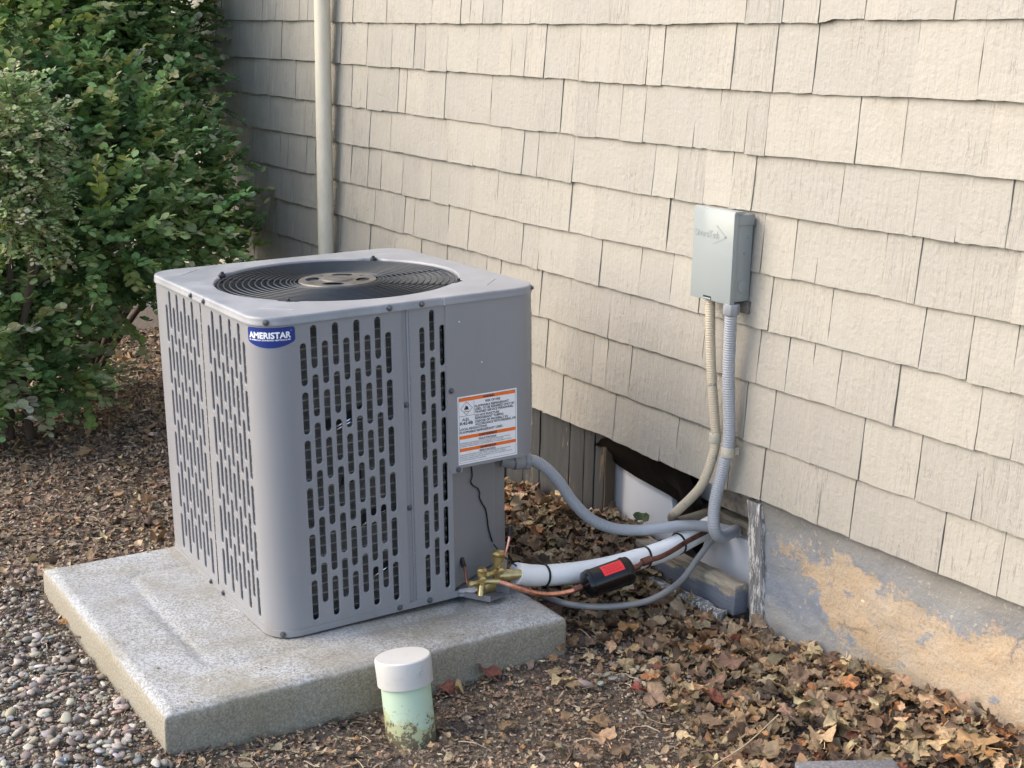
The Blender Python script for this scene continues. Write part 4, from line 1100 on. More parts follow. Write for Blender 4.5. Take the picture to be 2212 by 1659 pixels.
# liquid line: copper, drier, brown tube beyond
cu_pts = [(-2.626, 1.670, .158), (-2.612, 1.70, .146), (-2.605, 1.76, .118), (-2.604, 1.81, .104), (-2.601, 1.86, .101), (-2.597, 1.893, .108)]
tag(tubes_obj('copper_line', cu_pts, .0062, COPPER, None, 12), 'thin bright copper tube curving from the small valve to the black canister', 'pipe')
A_, B_ = np.array((-2.592, 1.905, .112)), np.array((-2.572, 2.025, .137)); ax = (B_-A_)/np.linalg.norm(B_-A_); Lc = np.linalg.norm(B_-A_)
fd = empty('filter_drier', tuple((A_+B_)/2), 'black cylindrical canister with a red label on the copper line', 'filter'); fc = (A_+B_)/2
prof = [(-.012, .006), (-.009, .014), (-.004, .025), (.0, .033), (.004, .0345), (.012, .0353), (.0125, .0368), (.018, .0368), (.0185, .0353), (Lc-.02, .0353), (Lc-.0195, .0368), (Lc-.014, .0368), (Lc-.0135, .0353), (Lc-.004, .035), (Lc, .032), (Lc+.003, .020), (Lc+.005, .006)]
P_ = [A_+ax*t for t, r in prof]; RR = [r for t, r in prof]
loc(MB().tube(P_, .03, 36, rfun=lambda t, i: RR[i]), fc).build('canister', BLACKP, fd, True, 40)
for e_, d_ in ((A_-ax*.010, -1), (B_+ax*.004, 1)):
    loc(MB().tube([e_, e_+ax*d_*.022], .008, 12), fc).build('pipe_stub', TARN, fd, True, 50)
# red label patch on the top / camera side
uu_ = np.cross(ax, (0, 0, 1)); uu_ /= np.linalg.norm(uu_); ww_ = np.cross(uu_, ax)
camd = (CAM-(A_+B_)/2); angc = math.atan2(camd@ww_, camd@uu_)
mb = MB(); V = []
for i in range(9):
    a = angc+rad(8)+rad(50)*i/8
    if ww_@np.array((0, 0, 1)) < 0: a = angc-rad(8)-rad(50)*i/8
    for t in (Lc*.34, Lc*.80): V.append(A_+ax*t+(uu_*math.cos(a)+ww_*math.sin(a))*.0359)
mb.add(V, [(2*i, 2*i+1, 2*i+3, 2*i+2) for i in range(8)]); rl = loc(mb, fc).build('red_label', REDL, fd, True)
mb = MB(); sg_ = 1 if ww_@np.array((0, 0, 1)) > 0 else -1
for row in range(4):
    a = angc+sg_*rad(18+9*row); a2 = a+sg_*rad(2.2)
    t0_ = Lc*.40
    while t0_ < Lc*.72:
        t1_ = t0_+random.uniform(.004, .010)
        mb.add([A_+ax*t+(uu_*math.cos(q)+ww_*math.sin(q))*.0361 for t, q in ((t0_, a), (t1_, a), (t1_, a2), (t0_, a2))], [(0, 1, 2, 3)]); t0_ = t1_+.002
loc(mb, fc).build('print_lines', simple('dark_red_print', (.25, .01, .012), .5), rl)
br_pts = [B_+ax*.02, (-2.570, 2.07, .150), (-2.572, 2.12, .152), (-2.592, 2.18, .153), (-2.612, 2.24, .158), (-2.622, 2.30, .166), (-2.64, 2.37, .17)]
tag(tubes_obj('liquid_line', br_pts, .0066, TARN, None, 12), 'tarnished brown copper tube strapped along the white insulated line', 'pipe')
mb = MB().tube([np.array(br_pts[1])-ax*.008, np.array(br_pts[1])+ax*.016], .0105, 12, rfun=lambda t, i: .0105)
tag(mb.build('pipe_coupling', TARN, None, True, 50), 'short brown coupling on the tube right after the black canister', 'coupling')

# ---------------------------------------------------------------- corrugated conduits
def corr(path, r, name, mt, parent, c, amp=.0009, pitch=.0062, smooth_from=None, rf=None):
    P, t = resample(smooth_path(path, 10), pitch/4)
    def f(tt, i):
        a = amp
        if smooth_from is not None and t[i] > smooth_from: a = amp*.25
        rr = r if rf is None else r*rf(tt)
        return rr+a*math.cos(2*PI*t[i]/pitch)
    return loc(MB().tube(P, r, 18, rfun=f), c).build(name, mt, parent, True, 75)
cw = empty('electrical_whip', (-2.74, 2.0, .3), 'grey flexible conduit curving from the unit across the leaves into the crawlspace', 'conduit')
wc = (-2.74, 2.0, .3)
whip = [(-2.782, 1.838, .392), (-2.778, 1.868, .388), (-2.772, 1.90, .366), (-2.766, 1.94, .322), (-2.760, 1.98, .265), (-2.748, 2.03, .214), (-2.730, 2.09, .184), (-2.705, 2.15, .176), (-2.670, 2.20, .184), (-2.640, 2.25, .192), (-2.605, 2.315, .186), (-2.57, 2.38, .17)]
corr(whip, .0145, 'conduit', LTGREY, cw, wc, smooth_from=.33)
mb = MB(); mb.tube([(-2.787, 1.812, .390), (-2.783, 1.843, .391)], .0195, 20); loc(mb, wc).build('lock_nut', FITTING, cw, True, 40)
mb = MB(); mb.tube([(-2.783, 1.841, .391), (-2.780, 1.856, .390)], .0225, 8); loc(mb, wc).build('gland_nut', FITTING, cw, bevel=.001)
mb = MB(); mb.tube([(-2.800, 1.785, .396), (-2.787, 1.815, .390)], .0165, 18); loc(mb, wc).build('connector_body', FITTING, cw, True, 40)

gc = empty('grey_conduit', (-2.51, 2.26, .5), 'thick grey ribbed conduit dropping from the disconnect box into the crawlspace', 'conduit')
gcc = (-2.51, 2.26, .5)
gp = [(-2.507, 2.252, .775), (-2.512, 2.258, .70), (-2.514, 2.262, .62), (-2.511, 2.268, .53), (-2.509, 2.27, .45), (-2.516, 2.265, .385), (-2.524, 2.256, .32), (-2.526, 2.250, .265), (-2.522, 2.250, .222), (-2.526, 2.268, .196), (-2.55, 2.31, .180), (-2.58, 2.38, .175)]
corr(gp, .0152, 'conduit', LTGREY, gc, gcc, .0007, .0062)
mb = MB(); mb.tube([(-2.506, 2.252, .802), (-2.507, 2.252, .775)], .0205, 8); loc(mb, gcc).build('gland_nut', FITTING, gc, bevel=.0015)
tcx = empty('tan_conduit', (-2.57, 2.26, .5), 'beige painted conduit bending left from the disconnect box to a darker brown looped end', 'conduit')
tcc = (-2.57, 2.26, .5)
tp = [(-2.592, 2.258, .800), (-2.586, 2.260, .70), (-2.575, 2.262, .60), (-2.563, 2.268, .50), (-2.557, 2.270, .44), (-2.560, 2.262, .385), (-2.577, 2.252, .323), (-2.612, 2.246, .276), (-2.655, 2.243, .232), (-2.682, 2.245, .203), (-2.690, 2.266, .186), (-2.686, 2.31, .187), (-2.682, 2.37, .195)]
corr(tp, .0122, 'conduit', TANC, tcx, tcc, .0006, .006)
def clamp(c, r, par, cc, w=.011, tab=1):
    mb = MB(); c = np.array(c); mb.tube([c-np.array((0, 0, w)), c-np.array((0, 0, w*.6)), c+np.array((0, 0, w*.6)), c+np.array((0, 0, w))], r, 20, rfun=lambda t, i: r*(.96 if i in (0, 3) else 1.))
    mb.box((c[0]+tab*r*.6, 2.285, c[2]-w*.8), (c[0]+tab*(r+.016), 2.298, c[2]+w*.8))
    return loc(mb, cc).build('strap', STRAPM, par, True, 40)
clamp((-2.5585, 2.269, .448), .0155, tcx, tcc); clamp((-2.509, 2.269, .424), .0172, gc, gcc, .012, .3)
# thin vinyl hose on the ground
vh = [(-2.80, 1.79, .050), (-2.72, 1.850, .052), (-2.64, 1.880, .052), (-2.585, 1.925, .054), (-2.550, 1.99, .056), (-2.532, 2.055, .062), (-2.530, 2.12, .078), (-2.560, 2.19, .085), (-2.580, 2.25, .118), (-2.600, 2.31, .147), (-2.63, 2.38, .16)]
tag(tubes_obj('vinyl_hose', vh, .0082, VINYL, None, 14), 'thin dull grey hose looping over the leaves below the black canister', 'hose')

# ---------------------------------------------------------------- disconnect box
db = empty('disconnect_box', (-2.57, 2.27, .80), 'grey metal electrical disconnect box fixed to the shingles', 'box'); dc = np.array((-2.57, 2.27, .80))
mb = MB(); mb.box((-2.638, 2.247, .806), (-2.499, 2.3005, 1.016)); loc(mb, dc).build('box_body', BOXG, db, bevel=.002)
mb = MB(); mb.box((-2.643, 2.235, .801), (-2.4945, 2.2505, 1.0235)); cover = loc(mb, dc).build('cover', BOXG, db, bevel=.0018)
mb = MB(); mb.box((-2.645, 2.2355, 1.019), (-2.4925, 2.262, 1.0265)); loc(mb, dc).build('drip_cap', BOXG, db, bevel=.0015)
mb = MB(); mb.box((-2.5, 2.2508, .992), (-2.4955, 2.301, 1.018)); loc(mb, dc).build('side_flange', BOXG, db, bevel=.0012)
mb = MB(); mb.tube([(-2.499, 2.277, .842), (-2.4975, 2.277, .842)], .0155, 24)
kn = loc(mb, dc).build('knockout', BOXG, db, bevel=.0006)
for z_, y_ in ((.962, 2.285), (.925, 2.276)): loc(MB().tube([(-2.4992, y_, z_), (-2.4978, y_, z_)], .0035, 12, rfun=lambda t, i: .0035 if i == 0 else .002), dc).build('dimple', BOXG, db, True)
mb = MB(); mb.box((-2.593, 2.2315, .8035), (-2.563, 2.2355, .8075)); loc(mb, dc).build('latch', BOXG, db, bevel=.001)
mb = MB(); mb.box((-2.592, 2.2338, .8078), (-2.564, 2.2350, .8115)); loc(mb, dc).build('latch_slot', DARKIN, db)
cuv = bpy.data.curves.new('t', 'FONT'); cuv.body = 'DiversiTech'; cuv.extrude = .03; cuv.bevel_depth = .012; cuv.size = 1
ot = bpy.data.objects.new('t', cuv); COL.objects.link(ot); bpy.context.view_layer.update()
me = bpy.data.meshes.new_from_object(ot.evaluated_get(bpy.context.evaluated_depsgraph_get())); bpy.data.objects.remove(ot)
vv = np.array([v.co[:] for v in me.vertices]); kx = .088/(vv[:, 0].max()-vv[:, 0].min()); kz = .0185/.73
NV = [(-2.634+(p[0]-vv[:, 0].min())*kx-dc[0], 2.2351-(p[2]+.042)*.011-dc[1], .9555+p[1]*kz-dc[2]) for p in vv]
mb = MB(); mb.add(NV, [tuple(p.vertices) for p in me.polygons])
# arrow
for (x0_, z0_, x1_, z1_) in ((-2.555, .986, -2.520, .962), (-2.520, .962, -2.565, .944)):
    d = np.array((x1_-x0_, z1_-z0_)); nn_ = np.array((-d[1], d[0]))/np.linalg.norm(d)*.0022
    Q = [(x0_-nn_[0], z0_-nn_[1]), (x1_-nn_[0], z1_-nn_[1]), (x1_+nn_[0], z1_+nn_[1]), (x0_+nn_[0], z0_+nn_[1])]
    V = [(a-dc[0], 2.2353-dc[1], b-dc[2]) for a, b in Q]+[(a-dc[0], 2.2343-dc[1], b-dc[2]) for a, b in Q]
    mb.add(V, [(4, 5, 6, 7), (0, 4, 7, 3), (1, 2, 6, 5), (0, 1, 5, 4), (2, 3, 7, 6)])
mb.build('embossed_lettering', BOXG, cover, True, 30)
# chipped wood behind the box foot
mb = MB(); mb.box((-2.535, 2.288, .775), (-2.492, 2.302, .806), .003)
tag(mb.build('wood_scrap', OLDWOOD_DARK, None, bevel=.003), 'small rough brown wood scrap just under the disconnect box', 'wood')

# ---------------------------------------------------------------- sewer cleanout
cl = empty('cleanout_pipe', (-2.345, 1.28, -.02), 'pale green cleanout pipe with a white cap standing in the mulch', 'pipe'); ccn = np.array((-2.345, 1.28, -.02))
p0, p1 = np.array((-2.345, 1.287, -.06)), np.array((-2.3805, 1.280, .158)); axp = (p1-p0)/np.linalg.norm(p1-p0); Lp = np.linalg.norm(p1-p0)
loc(MB().tube([p0, p0+axp*(Lp-.03)], .0525, 48), ccn).build('pipe_body', SEWER, cl, True, 40)
pr = [(Lp-.058, .0555), (Lp-.0575, .0588), (Lp-.040, .0590), (Lp-.006, .0598), (Lp-.002, .0590), (Lp, .0565), (Lp+.0003, .03), (Lp+.0005, .0005)]
loc(MB().tube([p0+axp*t for t, r in pr], .05, 48, cap=False, rfun=lambda t, i: pr[i][1]), ccn).build('cap', PVC, cl, True, 35)
# moulded ring mark on the cap
cap_c = p0+axp*(Lp-.026); e1 = np.cross(axp, (0, 1, 0)); e1 /= np.linalg.norm(e1); e2 = np.cross(axp, e1)
cdv = CAM-cap_c; a_c = math.atan2(cdv@e2, cdv@e1)
for s_ in (1, -1):
    pass
def oncap(a, v, off): return cap_c+axp*v+(e1*math.cos(a)+e2*math.sin(a))*(.0595+off)
rt = R_@e1*math.cos(a_c+.1)+R_@e2*math.sin(a_c+.1)
sgn = 1 if (oncap(a_c+.3, 0, 0)-oncap(a_c, 0, 0))@R_ > 0 else -1
mb = MB(); a_m = a_c+sgn*rad(34)
mb.tube([oncap(a_m+sgn*.0072/.0595*math.cos(q), .0072*math.sin(q), .0001) for q in np.linspace(0, 2*PI, 25)], .0008, 5)
mb.tube([oncap(a_m+sgn*(-.002)/.0595, v, .0001) for v in (-.004, .004)], .0008, 5)
mb.tube([oncap(a_m+sgn*(.0-.002+.0032*math.sin(q))/.0595, .0018+.0022*math.cos(q), .0001) for q in np.linspace(0, PI, 9)], .0008, 5)
a_n = a_c-sgn*rad(62)
for v in (-.003, 0.001, .005): mb.tube([oncap(a_n, v, 0), oncap(a_n+sgn*.05, v, 0)], .0006, 4)
loc(mb, ccn).build('moulded_mark', PVC, cl, True)

# ---------------------------------------------------------------- paver at the bottom edge
pa, pb = atz(1716, 1642, .045), atz(1932, 1638, .045)
dv = (pb-pa); dv[2] = 0; Lpv = np.linalg.norm(dv); dv /= Lpv; nv = np.array([dv[1], -dv[0], 0]); 
if nv@(-W_) < 0: nv = -nv
mb = MB(); cpv = (pa+pb)/2
Q = [pa, pb, pb+nv*.10, pa+nv*.10]
V = [q-np.array((0, 0, .06)) for q in Q]+list(Q)
mb.add(V, [(0, 3, 2, 1), (4, 5, 6, 7), (0, 1, 5, 4), (1, 2, 6, 5), (2, 3, 7, 6), (3, 0, 4, 7)])
mb.v = [tuple(np.array(v)-cpv) for v in mb.v]
o = mb.build('paver_block', PAVER, None, bevel=.006); o.location = cpv; tag(o, 'rounded dark grey concrete block end at the bottom edge among leaves', 'paver')

# ================================================================ litter
def rot_mats(n, tilt):
    az = RNG.uniform(0, 2*PI, n); tl = np.abs(RNG.normal(0, tilt, n)).clip(0, 1.5); ta = RNG.uniform(0, 2*PI, n)
    ca, sa = np.cos(az), np.sin(az); Rz = np.zeros((n, 3, 3)); Rz[:, 0, 0] = ca; Rz[:, 0, 1] = -sa; Rz[:, 1, 0] = sa; Rz[:, 1, 1] = ca; Rz[:, 2, 2] = 1
    k = np.stack([np.cos(ta), np.sin(ta), 0*ta], 1); K = np.zeros((n, 3, 3))
    K[:, 0, 2] = k[:, 1]; K[:, 1, 2] = -k[:, 0]; K[:, 2, 0] = -k[:, 1]; K[:, 2, 1] = k[:, 0]
    I = np.eye(3)[None]; s, c = np.sin(tl)[:, None, None], np.cos(tl)[:, None, None]
    Rt = I+s*K+(1-c)*(K@K); return Rt@Rz
def pal(cols, n, wts=None, jit=.18):
    c = np.array(cols); i = RNG.choice(len(c), n, p=None if wts is None else np.array(wts)/sum(wts))
    return (c[i]*(1+RNG.normal(0, jit, (n, 1)))*(1+RNG.normal(0, jit*.25, (n, 3)))).clip(.005, .9)
def instance(tmpl, P, R, S, C):
    """tmpl: list of (V,F,shade) ; returns V,F,col joined"""
    n = len(P); ti = RNG.integers(0, len(tmpl), n); Vs = []; Fs = []; Cs = []; b = 0
    for k, (V, F, sh_) in enumerate(tmpl):
        m_ = np.where(ti == k)[0]
        if len(m_) == 0: continue
        VV = (V[None]*S[m_, None, :]); VV = np.einsum('nij,nvj->nvi', R[m_], VV)+P[m_, None]
        FF = F[None]+(np.arange(len(m_))*len(V))[:, None, None]+b
        CC = C[m_, None, :]*sh_[None, :, None]
        Vs.append(VV.reshape(-1, 3)); Fs.append(FF.reshape(-1, F.shape[1])); Cs.append(CC.reshape(-1, 3)); b += len(m_)*len(V)
    return np.concatenate(Vs), np.concatenate(Fs), np.concatenate(Cs)
def blocked(x, y, mg=.0):
    pad_ = (x > PX0-.006-mg) & (x < PX1+.006+mg) & (y > PY0-.006-mg) & (y < PY1+.006+mg)
    pipe_ = np.hypot(x+2.345, y-1.287) < .056+mg
    wall_ = ((y > 2.300-mg) & (x < -3.09)) | ((y > 2.30-mg) & (x > -2.46)) | (y > 2.36)
    paver_ = np.zeros(len(x), bool)
    d_ = np.stack([x-cpv[0], y-cpv[1]], 1); uu2 = d_@dv[:2]; vv2 = d_@nv[:2]
    paver_ = (abs(uu2) < Lpv/2+.004) & (vv2 > -.004) & (vv2 < .105)
    return pad_ | pipe_ | wall_ | paver_
def gravelness(x, y):
    n = .12*(fbm(x*6, y*6, 3, 31)-.5)
    a = sm(.86, .72, y+n)*sm(-3.62, -3.40, x+n)*(1-.0*x)
    a2 = .9*np.exp(-(((x+2.33)/.16)**2+((y-1.93)/.18)**2))   # pebbles by the pad corner
    a3 = .6*np.exp(-(((x+3.83)/.13)**2+((y-1.03)/.05)**2))
    return np.clip(a+a2*.55+a3, 0, 1)
def leafness(x, y):
    n = .25*(fbm(x*4, y*4, 3, 77)-.5)
    a = sm(1.72, 2.0, y+n*1.0+ .22*sm(-2.3, -1.7, x))*sm(-4.2, -3.4, x)
    return np.clip(a, 0, 1)
def scatter(n, x0, x1, y0, y1, prob=None, mg=0.):
    x = RNG.uniform(x0, x1, n); y = RNG.uniform(y0, y1, n); k = ~blocked(x, y, mg)
    if prob is not None: k &= RNG.uniform(0, 1, n) < prob(x, y)
    return x[k], y[k]
# shred templates
def shred_t():
    out = []
    for k in range(10):
        L, w = 1.0, RNG.uniform(.25, .75); n = 3; V = []; 
        bend = RNG.uniform(-.5, .5); tw = RNG.uniform(-.9, .9)
        for i in range(n+1):
            t = i/n-.5; ww = w*(1-(2*t)**2*.75)*RNG.uniform(.7, 1.2)/2; a = tw*t
            z = bend*(t*t)*1.5+RNG.uniform(-.05, .05)
            V += [(t, -ww*math.cos(a)+RNG.uniform(-.05, .05), z-ww*math.sin(a)), (t+RNG.uniform(-.08, .08), ww*math.cos(a), z+ww*math.sin(a))]
        F = [(2*i, 2*i+2, 2*i+3, 2*i+1) for i in range(n)]
        out.append((np.array(V), np.array(F), RNG.uniform(.75, 1.2, len(V))))
    return out
ST = shred_t()
BRC = [(.21, .150, .10), (.29, .207, .135), (.12, .086, .06), (.41, .32, .22), (.55, .45, .32), (.33, .20, .12), (.25, .21, .155)]
def shreds(n, x0, x1, y0, y1, s0, s1, prob=None, zt=.012, cols=BRC, wts=(6, 4.5, 5, 2, .8, 1.8, 3.5)):
    x, y = scatter(n, x0, x1, y0, y1, prob); n = len(x); s = RNG.uniform(s0, s1, n)**1.0
    P = np.stack([x, y, gz(x, y)+RNG.uniform(-.001, zt, n)], 1); S = np.stack([s, s*RNG.uniform(.5, 1.1, n), s], 1)
    return instance(ST, P, rot_mats(n, .45), S, pal(cols, n, wts))
parts = []
parts.append(shreds(66000, -3.6, -1.35, .35, 2.31, .005, .016, lambda x, y: 1-.58*gravelness(x, y)))
parts.append(shreds(5000, -3.6, -1.35, .35, 2.31, .016, .034, lambda x, y: (1-.9*gravelness(x, y))*.9))
parts.append(shreds(76000, -6.6, -3.4, .55, 2.31, .008, .022))
parts.append(shreds(5000, -6.6, -3.4, .55, 2.31, .022, .042, None, .015))
# crumbs on the pad, thickest along its edges
n = 420; x = RNG.uniform(PX0+.01, PX1-.01, n); y = RNG.uniform(PY0+.01, PY1-.01, n)
ed_ = np.minimum(np.minimum(x-PX0, PX1-x), np.minimum(y-PY0, PY1-y)); k = (RNG.random(n) < np.exp(-ed_/.05)+.10) ; x, y = x[k], y[k]; n = len(x)
s_ = RNG.uniform(.003, .010, n); parts.append(instance(ST, np.stack([x, y, np.full(n, PZ+.0005)], 1), rot_mats(n, .15), np.stack([s_, s_*.7, s_*.4], 1), pal(BRC, n, (5, 4, 5, 1, 1, 2, 3))))
b = 0; Vs, Fs, Cs = [], [], []
for V, F, C in parts: Vs.append(V); Fs.append(F+b); Cs.append(C); b += len(V)
o = np_mesh('shredded_leaves', np.concatenate(Vs), np.concatenate(Fs), np.concatenate(Cs), SHRED); tag(o, 'mat of brown shredded leaves and bark covering the soil', 'mulch', kind='stuff')
# straw / petioles
x, y = scatter(1700, -6.0, -1.35, .45, 2.30, lambda x, y: .35+.5*leafness(x, y)); Vs, Fs = MB(), 0
for xx, yy in zip(x, y):
    L = random.uniform(.02, .07); a = random.uniform(0, 2*PI); z = float(gz(xx, yy))+random.uniform(.006, .02); bz = random.uniform(-.01, .02); k = random.uniform(-.4, .4)
    pts = [(xx+L*t*math.cos(a+k*t), yy+L*t*math.sin(a+k*t), z+bz*t*(1-t)*2+random.uniform(-.001, .002)) for t in (0, .33, .66, 1)]
    col = random.choice([(.42, .34, .23), (.35, .27, .17), (.22, .15, .10), (.5, .42, .3)])
    n0 = len(Vs.v); Vs.tube(pts, random.uniform(.0006, .0013), 4, cap=False); Vs.c += [col]*(len(Vs.v)-n0)
o = Vs.build('straw', SHRED, None); tag(o, 'thin dry stems and straw strewn over the ground', 'straw', kind='stuff')
# pebbles
ico = []
for k in range(9):
    bm = bmesh.new(); bmesh.ops.create_icosphere(bm, subdivisions=2 if k < 4 else 1, radius=1.0)
    V = np.array([v.co[:] for v in bm.verts]); F = np.array([[v.index for v in f.verts] for f in bm.faces]); bm.free()
    d1 = RNG.normal(0, 1, (6, 3)); d1 /= np.linalg.norm(d1, axis=1)[:, None]
    rr_ = np.ones(len(V))
    for d in d1: rr_ -= .34*np.maximum(0, V@d-.55)/.45
    V = V*rr_[:, None]*(1+RNG.normal(0, .015, (len(V), 1)))
    ico.append((V, F, np.ones(len(V))))
SC = [(.36, .335, .28), (.29, .275, .24), (.43, .385, .31), (.35, .255, .205), (.17, .17, .165), (.60, .57, .52), (.42, .34, .24), (.235, .25, .245), (.31, .25, .215), (.20, .17, .14)]
SWt = (6, 4, 4, 2.4, 2.2, 1.0, 1.8, 1.6, 3, 4)
x, y = scatter(13000, -3.62, -2.0, .30, 2.2, lambda x, y: gravelness(x, y)**1.2, .004); n = len(x)
s = RNG.uniform(.0042, .0092, n)*RNG.choice([1, 1, 1.15, 1.35, 1.75], n)
S = np.stack([s*RNG.uniform(1., 1.5, n), s*RNG.uniform(.75, 1.1, n), s*RNG.uniform(.4, .7, n)], 1)
P = np.stack([x, y, gz(x, y)+RNG.uniform(.0, .016, n)], 1); R3 = rot_mats(n, .3); C = pal(SC, n, SWt, .16)
vis = np.argsort(-(s*(P[:, 2]-gz(x, y)+.01)/np.linalg.norm(P-CAM, axis=1)))
inv = np.array([px_of(p) for p in P[vis[:1500]]])
vis = vis[:1500][(inv[:, 0] > 0) & (inv[:, 0] < 2212) & (inv[:, 1] < 1655)][:295]
gb = bpy.data.objects.new('gravel_bed', None); COL.objects.link(gb); gb.location = (-3.0, .6, 0); gb['kind'] = 'structure'
pm = []
for V, F, sh_ in ico:
    o = np_mesh('pebble', V, F, np.ones((len(V), 3)), STONE, None, True); pm.append(o.data); bpy.data.objects.remove(o)
for i in vis:
    o = bpy.data.objects.new('pebble', random.choice(pm)); COL.objects.link(o); o.parent = gb
    Mx = Matrix(R3[i].tolist()).to_4x4(); Mx.translation = Vector(P[i]+np.array([0, 0, .003]))-gb.location
    o.matrix_local = Mx @ Matrix.Diagonal((*S[i], 1)); o.color = (*C[i], 1)
rest_i = np.setdiff1d(np.arange(n), vis)
ico1 = ico[4:]
V, F, C2 = instance(ico1, P[rest_i], R3[rest_i], S[rest_i], C[rest_i])
o = np_mesh('loose_gravel', V-np.array([-3., .6, 0]), F, C2, STONE, gb, True); o['kind'] = 'stuff'

x, y = scatter(38000, -3.62, -1.9, .30, 2.2, lambda x, y: .12+gravelness(x, y), .002); n = len(x)
s = RNG.uniform(.002, .0045, n); S = np.stack([s*1.3, s, s*.7], 1); P = np.stack([x, y, gz(x, y)+RNG.uniform(.0, .009, n)], 1)
V, F, C2 = instance(ico[4:], P, rot_mats(n, .5), S, pal([(c_[0]*.95, c_[1]*.88, c_[2]*.82) for c_ in SC], n, SWt, .2))
o = np_mesh('fine_grit', V-np.array([-3., .6, 0]), F, C2, STONE, gb, True); o['kind'] = 'stuff'
# big dry leaves
def leaf_t(lobes=5, nr=3, ns=24, serr=.05, curl=.5, depth=.20):
    V = [(0, 0, 0)]; shd = [1.1]; ph = RNG.uniform(0, 6)
    a1 = RNG.uniform(.15, 1)*curl*RNG.choice([-1, 1]); a2 = -a1*RNG.uniform(-.15, .6); a3 = RNG.uniform(.0, .5)*curl
    cr = RNG.uniform(0, 6, 4)
    for i in range(1, nr+1):
        t = i/nr
        for j in range(ns):
            th = 2*PI*j/ns
            lob = abs(math.cos(lobes*(th-PI/2)/2)) if lobes else 1
            r = (1-depth+depth*lob**.8)*(1+serr*(1 if j % 2 else -1)*t)
            if lobes == 0: r = .62+.38*math.cos(th)**2 if True else 1
            r *= (1-.30*max(0, math.cos(th+PI/2))**6)*(1+.13*math.sin(2*th+cr[2])+.09*math.sin(3*th+cr[3])+(.04*math.sin(9*th+cr[0])))
            x_, y_ = t*r*math.cos(th), t*r*math.sin(th)
            z_ = a1*x_*x_+a2*y_*y_*1.2+a3*abs(x_)*.7*t+.15*math.sin(3*th+cr[0])*t*t+.09*math.sin(7*th+cr[1])*t+.06*math.sin(9*x_+cr[1])*math.sin(8*y_+cr[2])+.05*math.sin(5*x_+cr[2])*math.cos(6*y_+cr[3])
            V.append((x_*(1-.18*abs(a1)), y_*(1-.18*abs(a2)), z_)); shd.append((1.18 if (lobes and lob > .93) else .92)*(1-.12*t)*RNG.uniform(.9, 1.1))
    F = [(0, 1+j, 1+(j+1) % ns) for j in range(ns)]
    for i in range(nr-1):
        for j in range(ns):
            a = 1+i*ns+j; b_ = 1+i*ns+(j+1) % ns; F += [(a, a+ns, b_+ns), (a, b_+ns, b_)]
    # petiole
    b0 = len(V); 
    for t in range(4):
        q = t/3; V += [(-.018+.15*q*q, -.55-.75*q, .03+.12*q), (.018+.15*q*q, -.55-.75*q, .05+.12*q)]; shd += [1.35, 1.35]
    for t in range(3): a = b0+2*t; F += [(a, a+2, a+3), (a, a+3, a+1)]
    return np.array(V), np.array(F), np.array(shd)
LT = [leaf_t(5, 4, 26, .05, c, dp) for c, dp in ((.2, .22), (.4, .14), (.6, .2), (.5, .10), (.75, .16))]+[leaf_t(3, 4, 26, .06, c, .12) for c in (.3, .55, .8)]+[leaf_t(0, 3, 18, .03, c) for c in (.5, .9)]
LTs = [leaf_t(5, 2, 14, .06, c) for c in (.5, .9, 1.2)]+[leaf_t(0, 2, 12, .03, c) for c in (.6, 1.1)]+[leaf_t(3, 2, 12, .08, 1.1, .3)]
LC = [(.33, .225, .125), (.43, .315, .175), (.245, .178, .11), (.54, .42, .25), (.165, .115, .073), (.42, .215, .09), (.29, .235, .15), (.62, .51, .32), (.26, .09, .055), (.095, .068, .048)]
LW = (6, 5, 6, 3, 4, 1.6, 4, 1.6, .6, 2)
def leaves(n, x0, x1, y0, y1, s0, s1, prob, zt, tilt=.5):
    x, y = scatter(n, x0, x1, y0, y1, prob, .012); n = len(x); s = s0+(s1-s0)*RNG.uniform(0, 1, n)**1.5*1.15
    P = np.stack([x, y, gz(x, y)+RNG.uniform(.004, zt, n)+s*.10], 1); S = np.stack([s*RNG.uniform(.75, 1.1, n), s, s*RNG.uniform(.7, 1.3, n)], 1)
    R3 = rot_mats(n, tilt*.75); fl_ = RNG.random(n) < .5; R3[fl_] = R3[fl_] @ np.diag([1., -1., -1.]); C = pal(LC, n, LW, .17)*np.array([.88, .83, .80]); return P, R3, S, C
big1 = leaves(1700, -2.9, -1.35, 1.45, 2.30, .014, .031, lambda x, y: (.04+.96*leafness(x, y))*(1-.45*sm(-2.2, -2.4, x)), .030)
big1 = [np.concatenate(q) for q in zip(big1, leaves(640, -3.45, -2.70, 1.80, 2.36, .015, .030, lambda x, y: np.ones_like(x), .038))]
med = leaves(11000, -3.6, -1.35, .85, 2.31, .007, .017, lambda x, y: .05+.95*leafness(x, y), .03, .6)
med = [np.concatenate(q) for q in zip(med, leaves(1900, -6.4, -3.4, .6, 2.3, .010, .026, lambda x, y: .45+0*x, .025, .5))]
P, R3, S, C = big1
pp_ = np.array([px_of(p) for p in P]); onv = (pp_[:, 0] > 5) & (pp_[:, 0] < 2207) & (pp_[:, 1] < 1655) & (pp_[:, 1] > 0)
score = np.where(onv, S[:, 1]/np.linalg.norm(P-CAM, axis=1)*(1+8*(P[:, 2]-gz(P[:, 0], P[:, 1]))), 0)
vis = np.argsort(-score)[:285]
lm = []
for V, F, sh_ in LT:
    o = np_mesh('dry_leaf', V, F, np.repeat(sh_[:, None], 3, 1), DRYLEAF, None, True); lm.append(o.data); bpy.data.objects.remove(o)
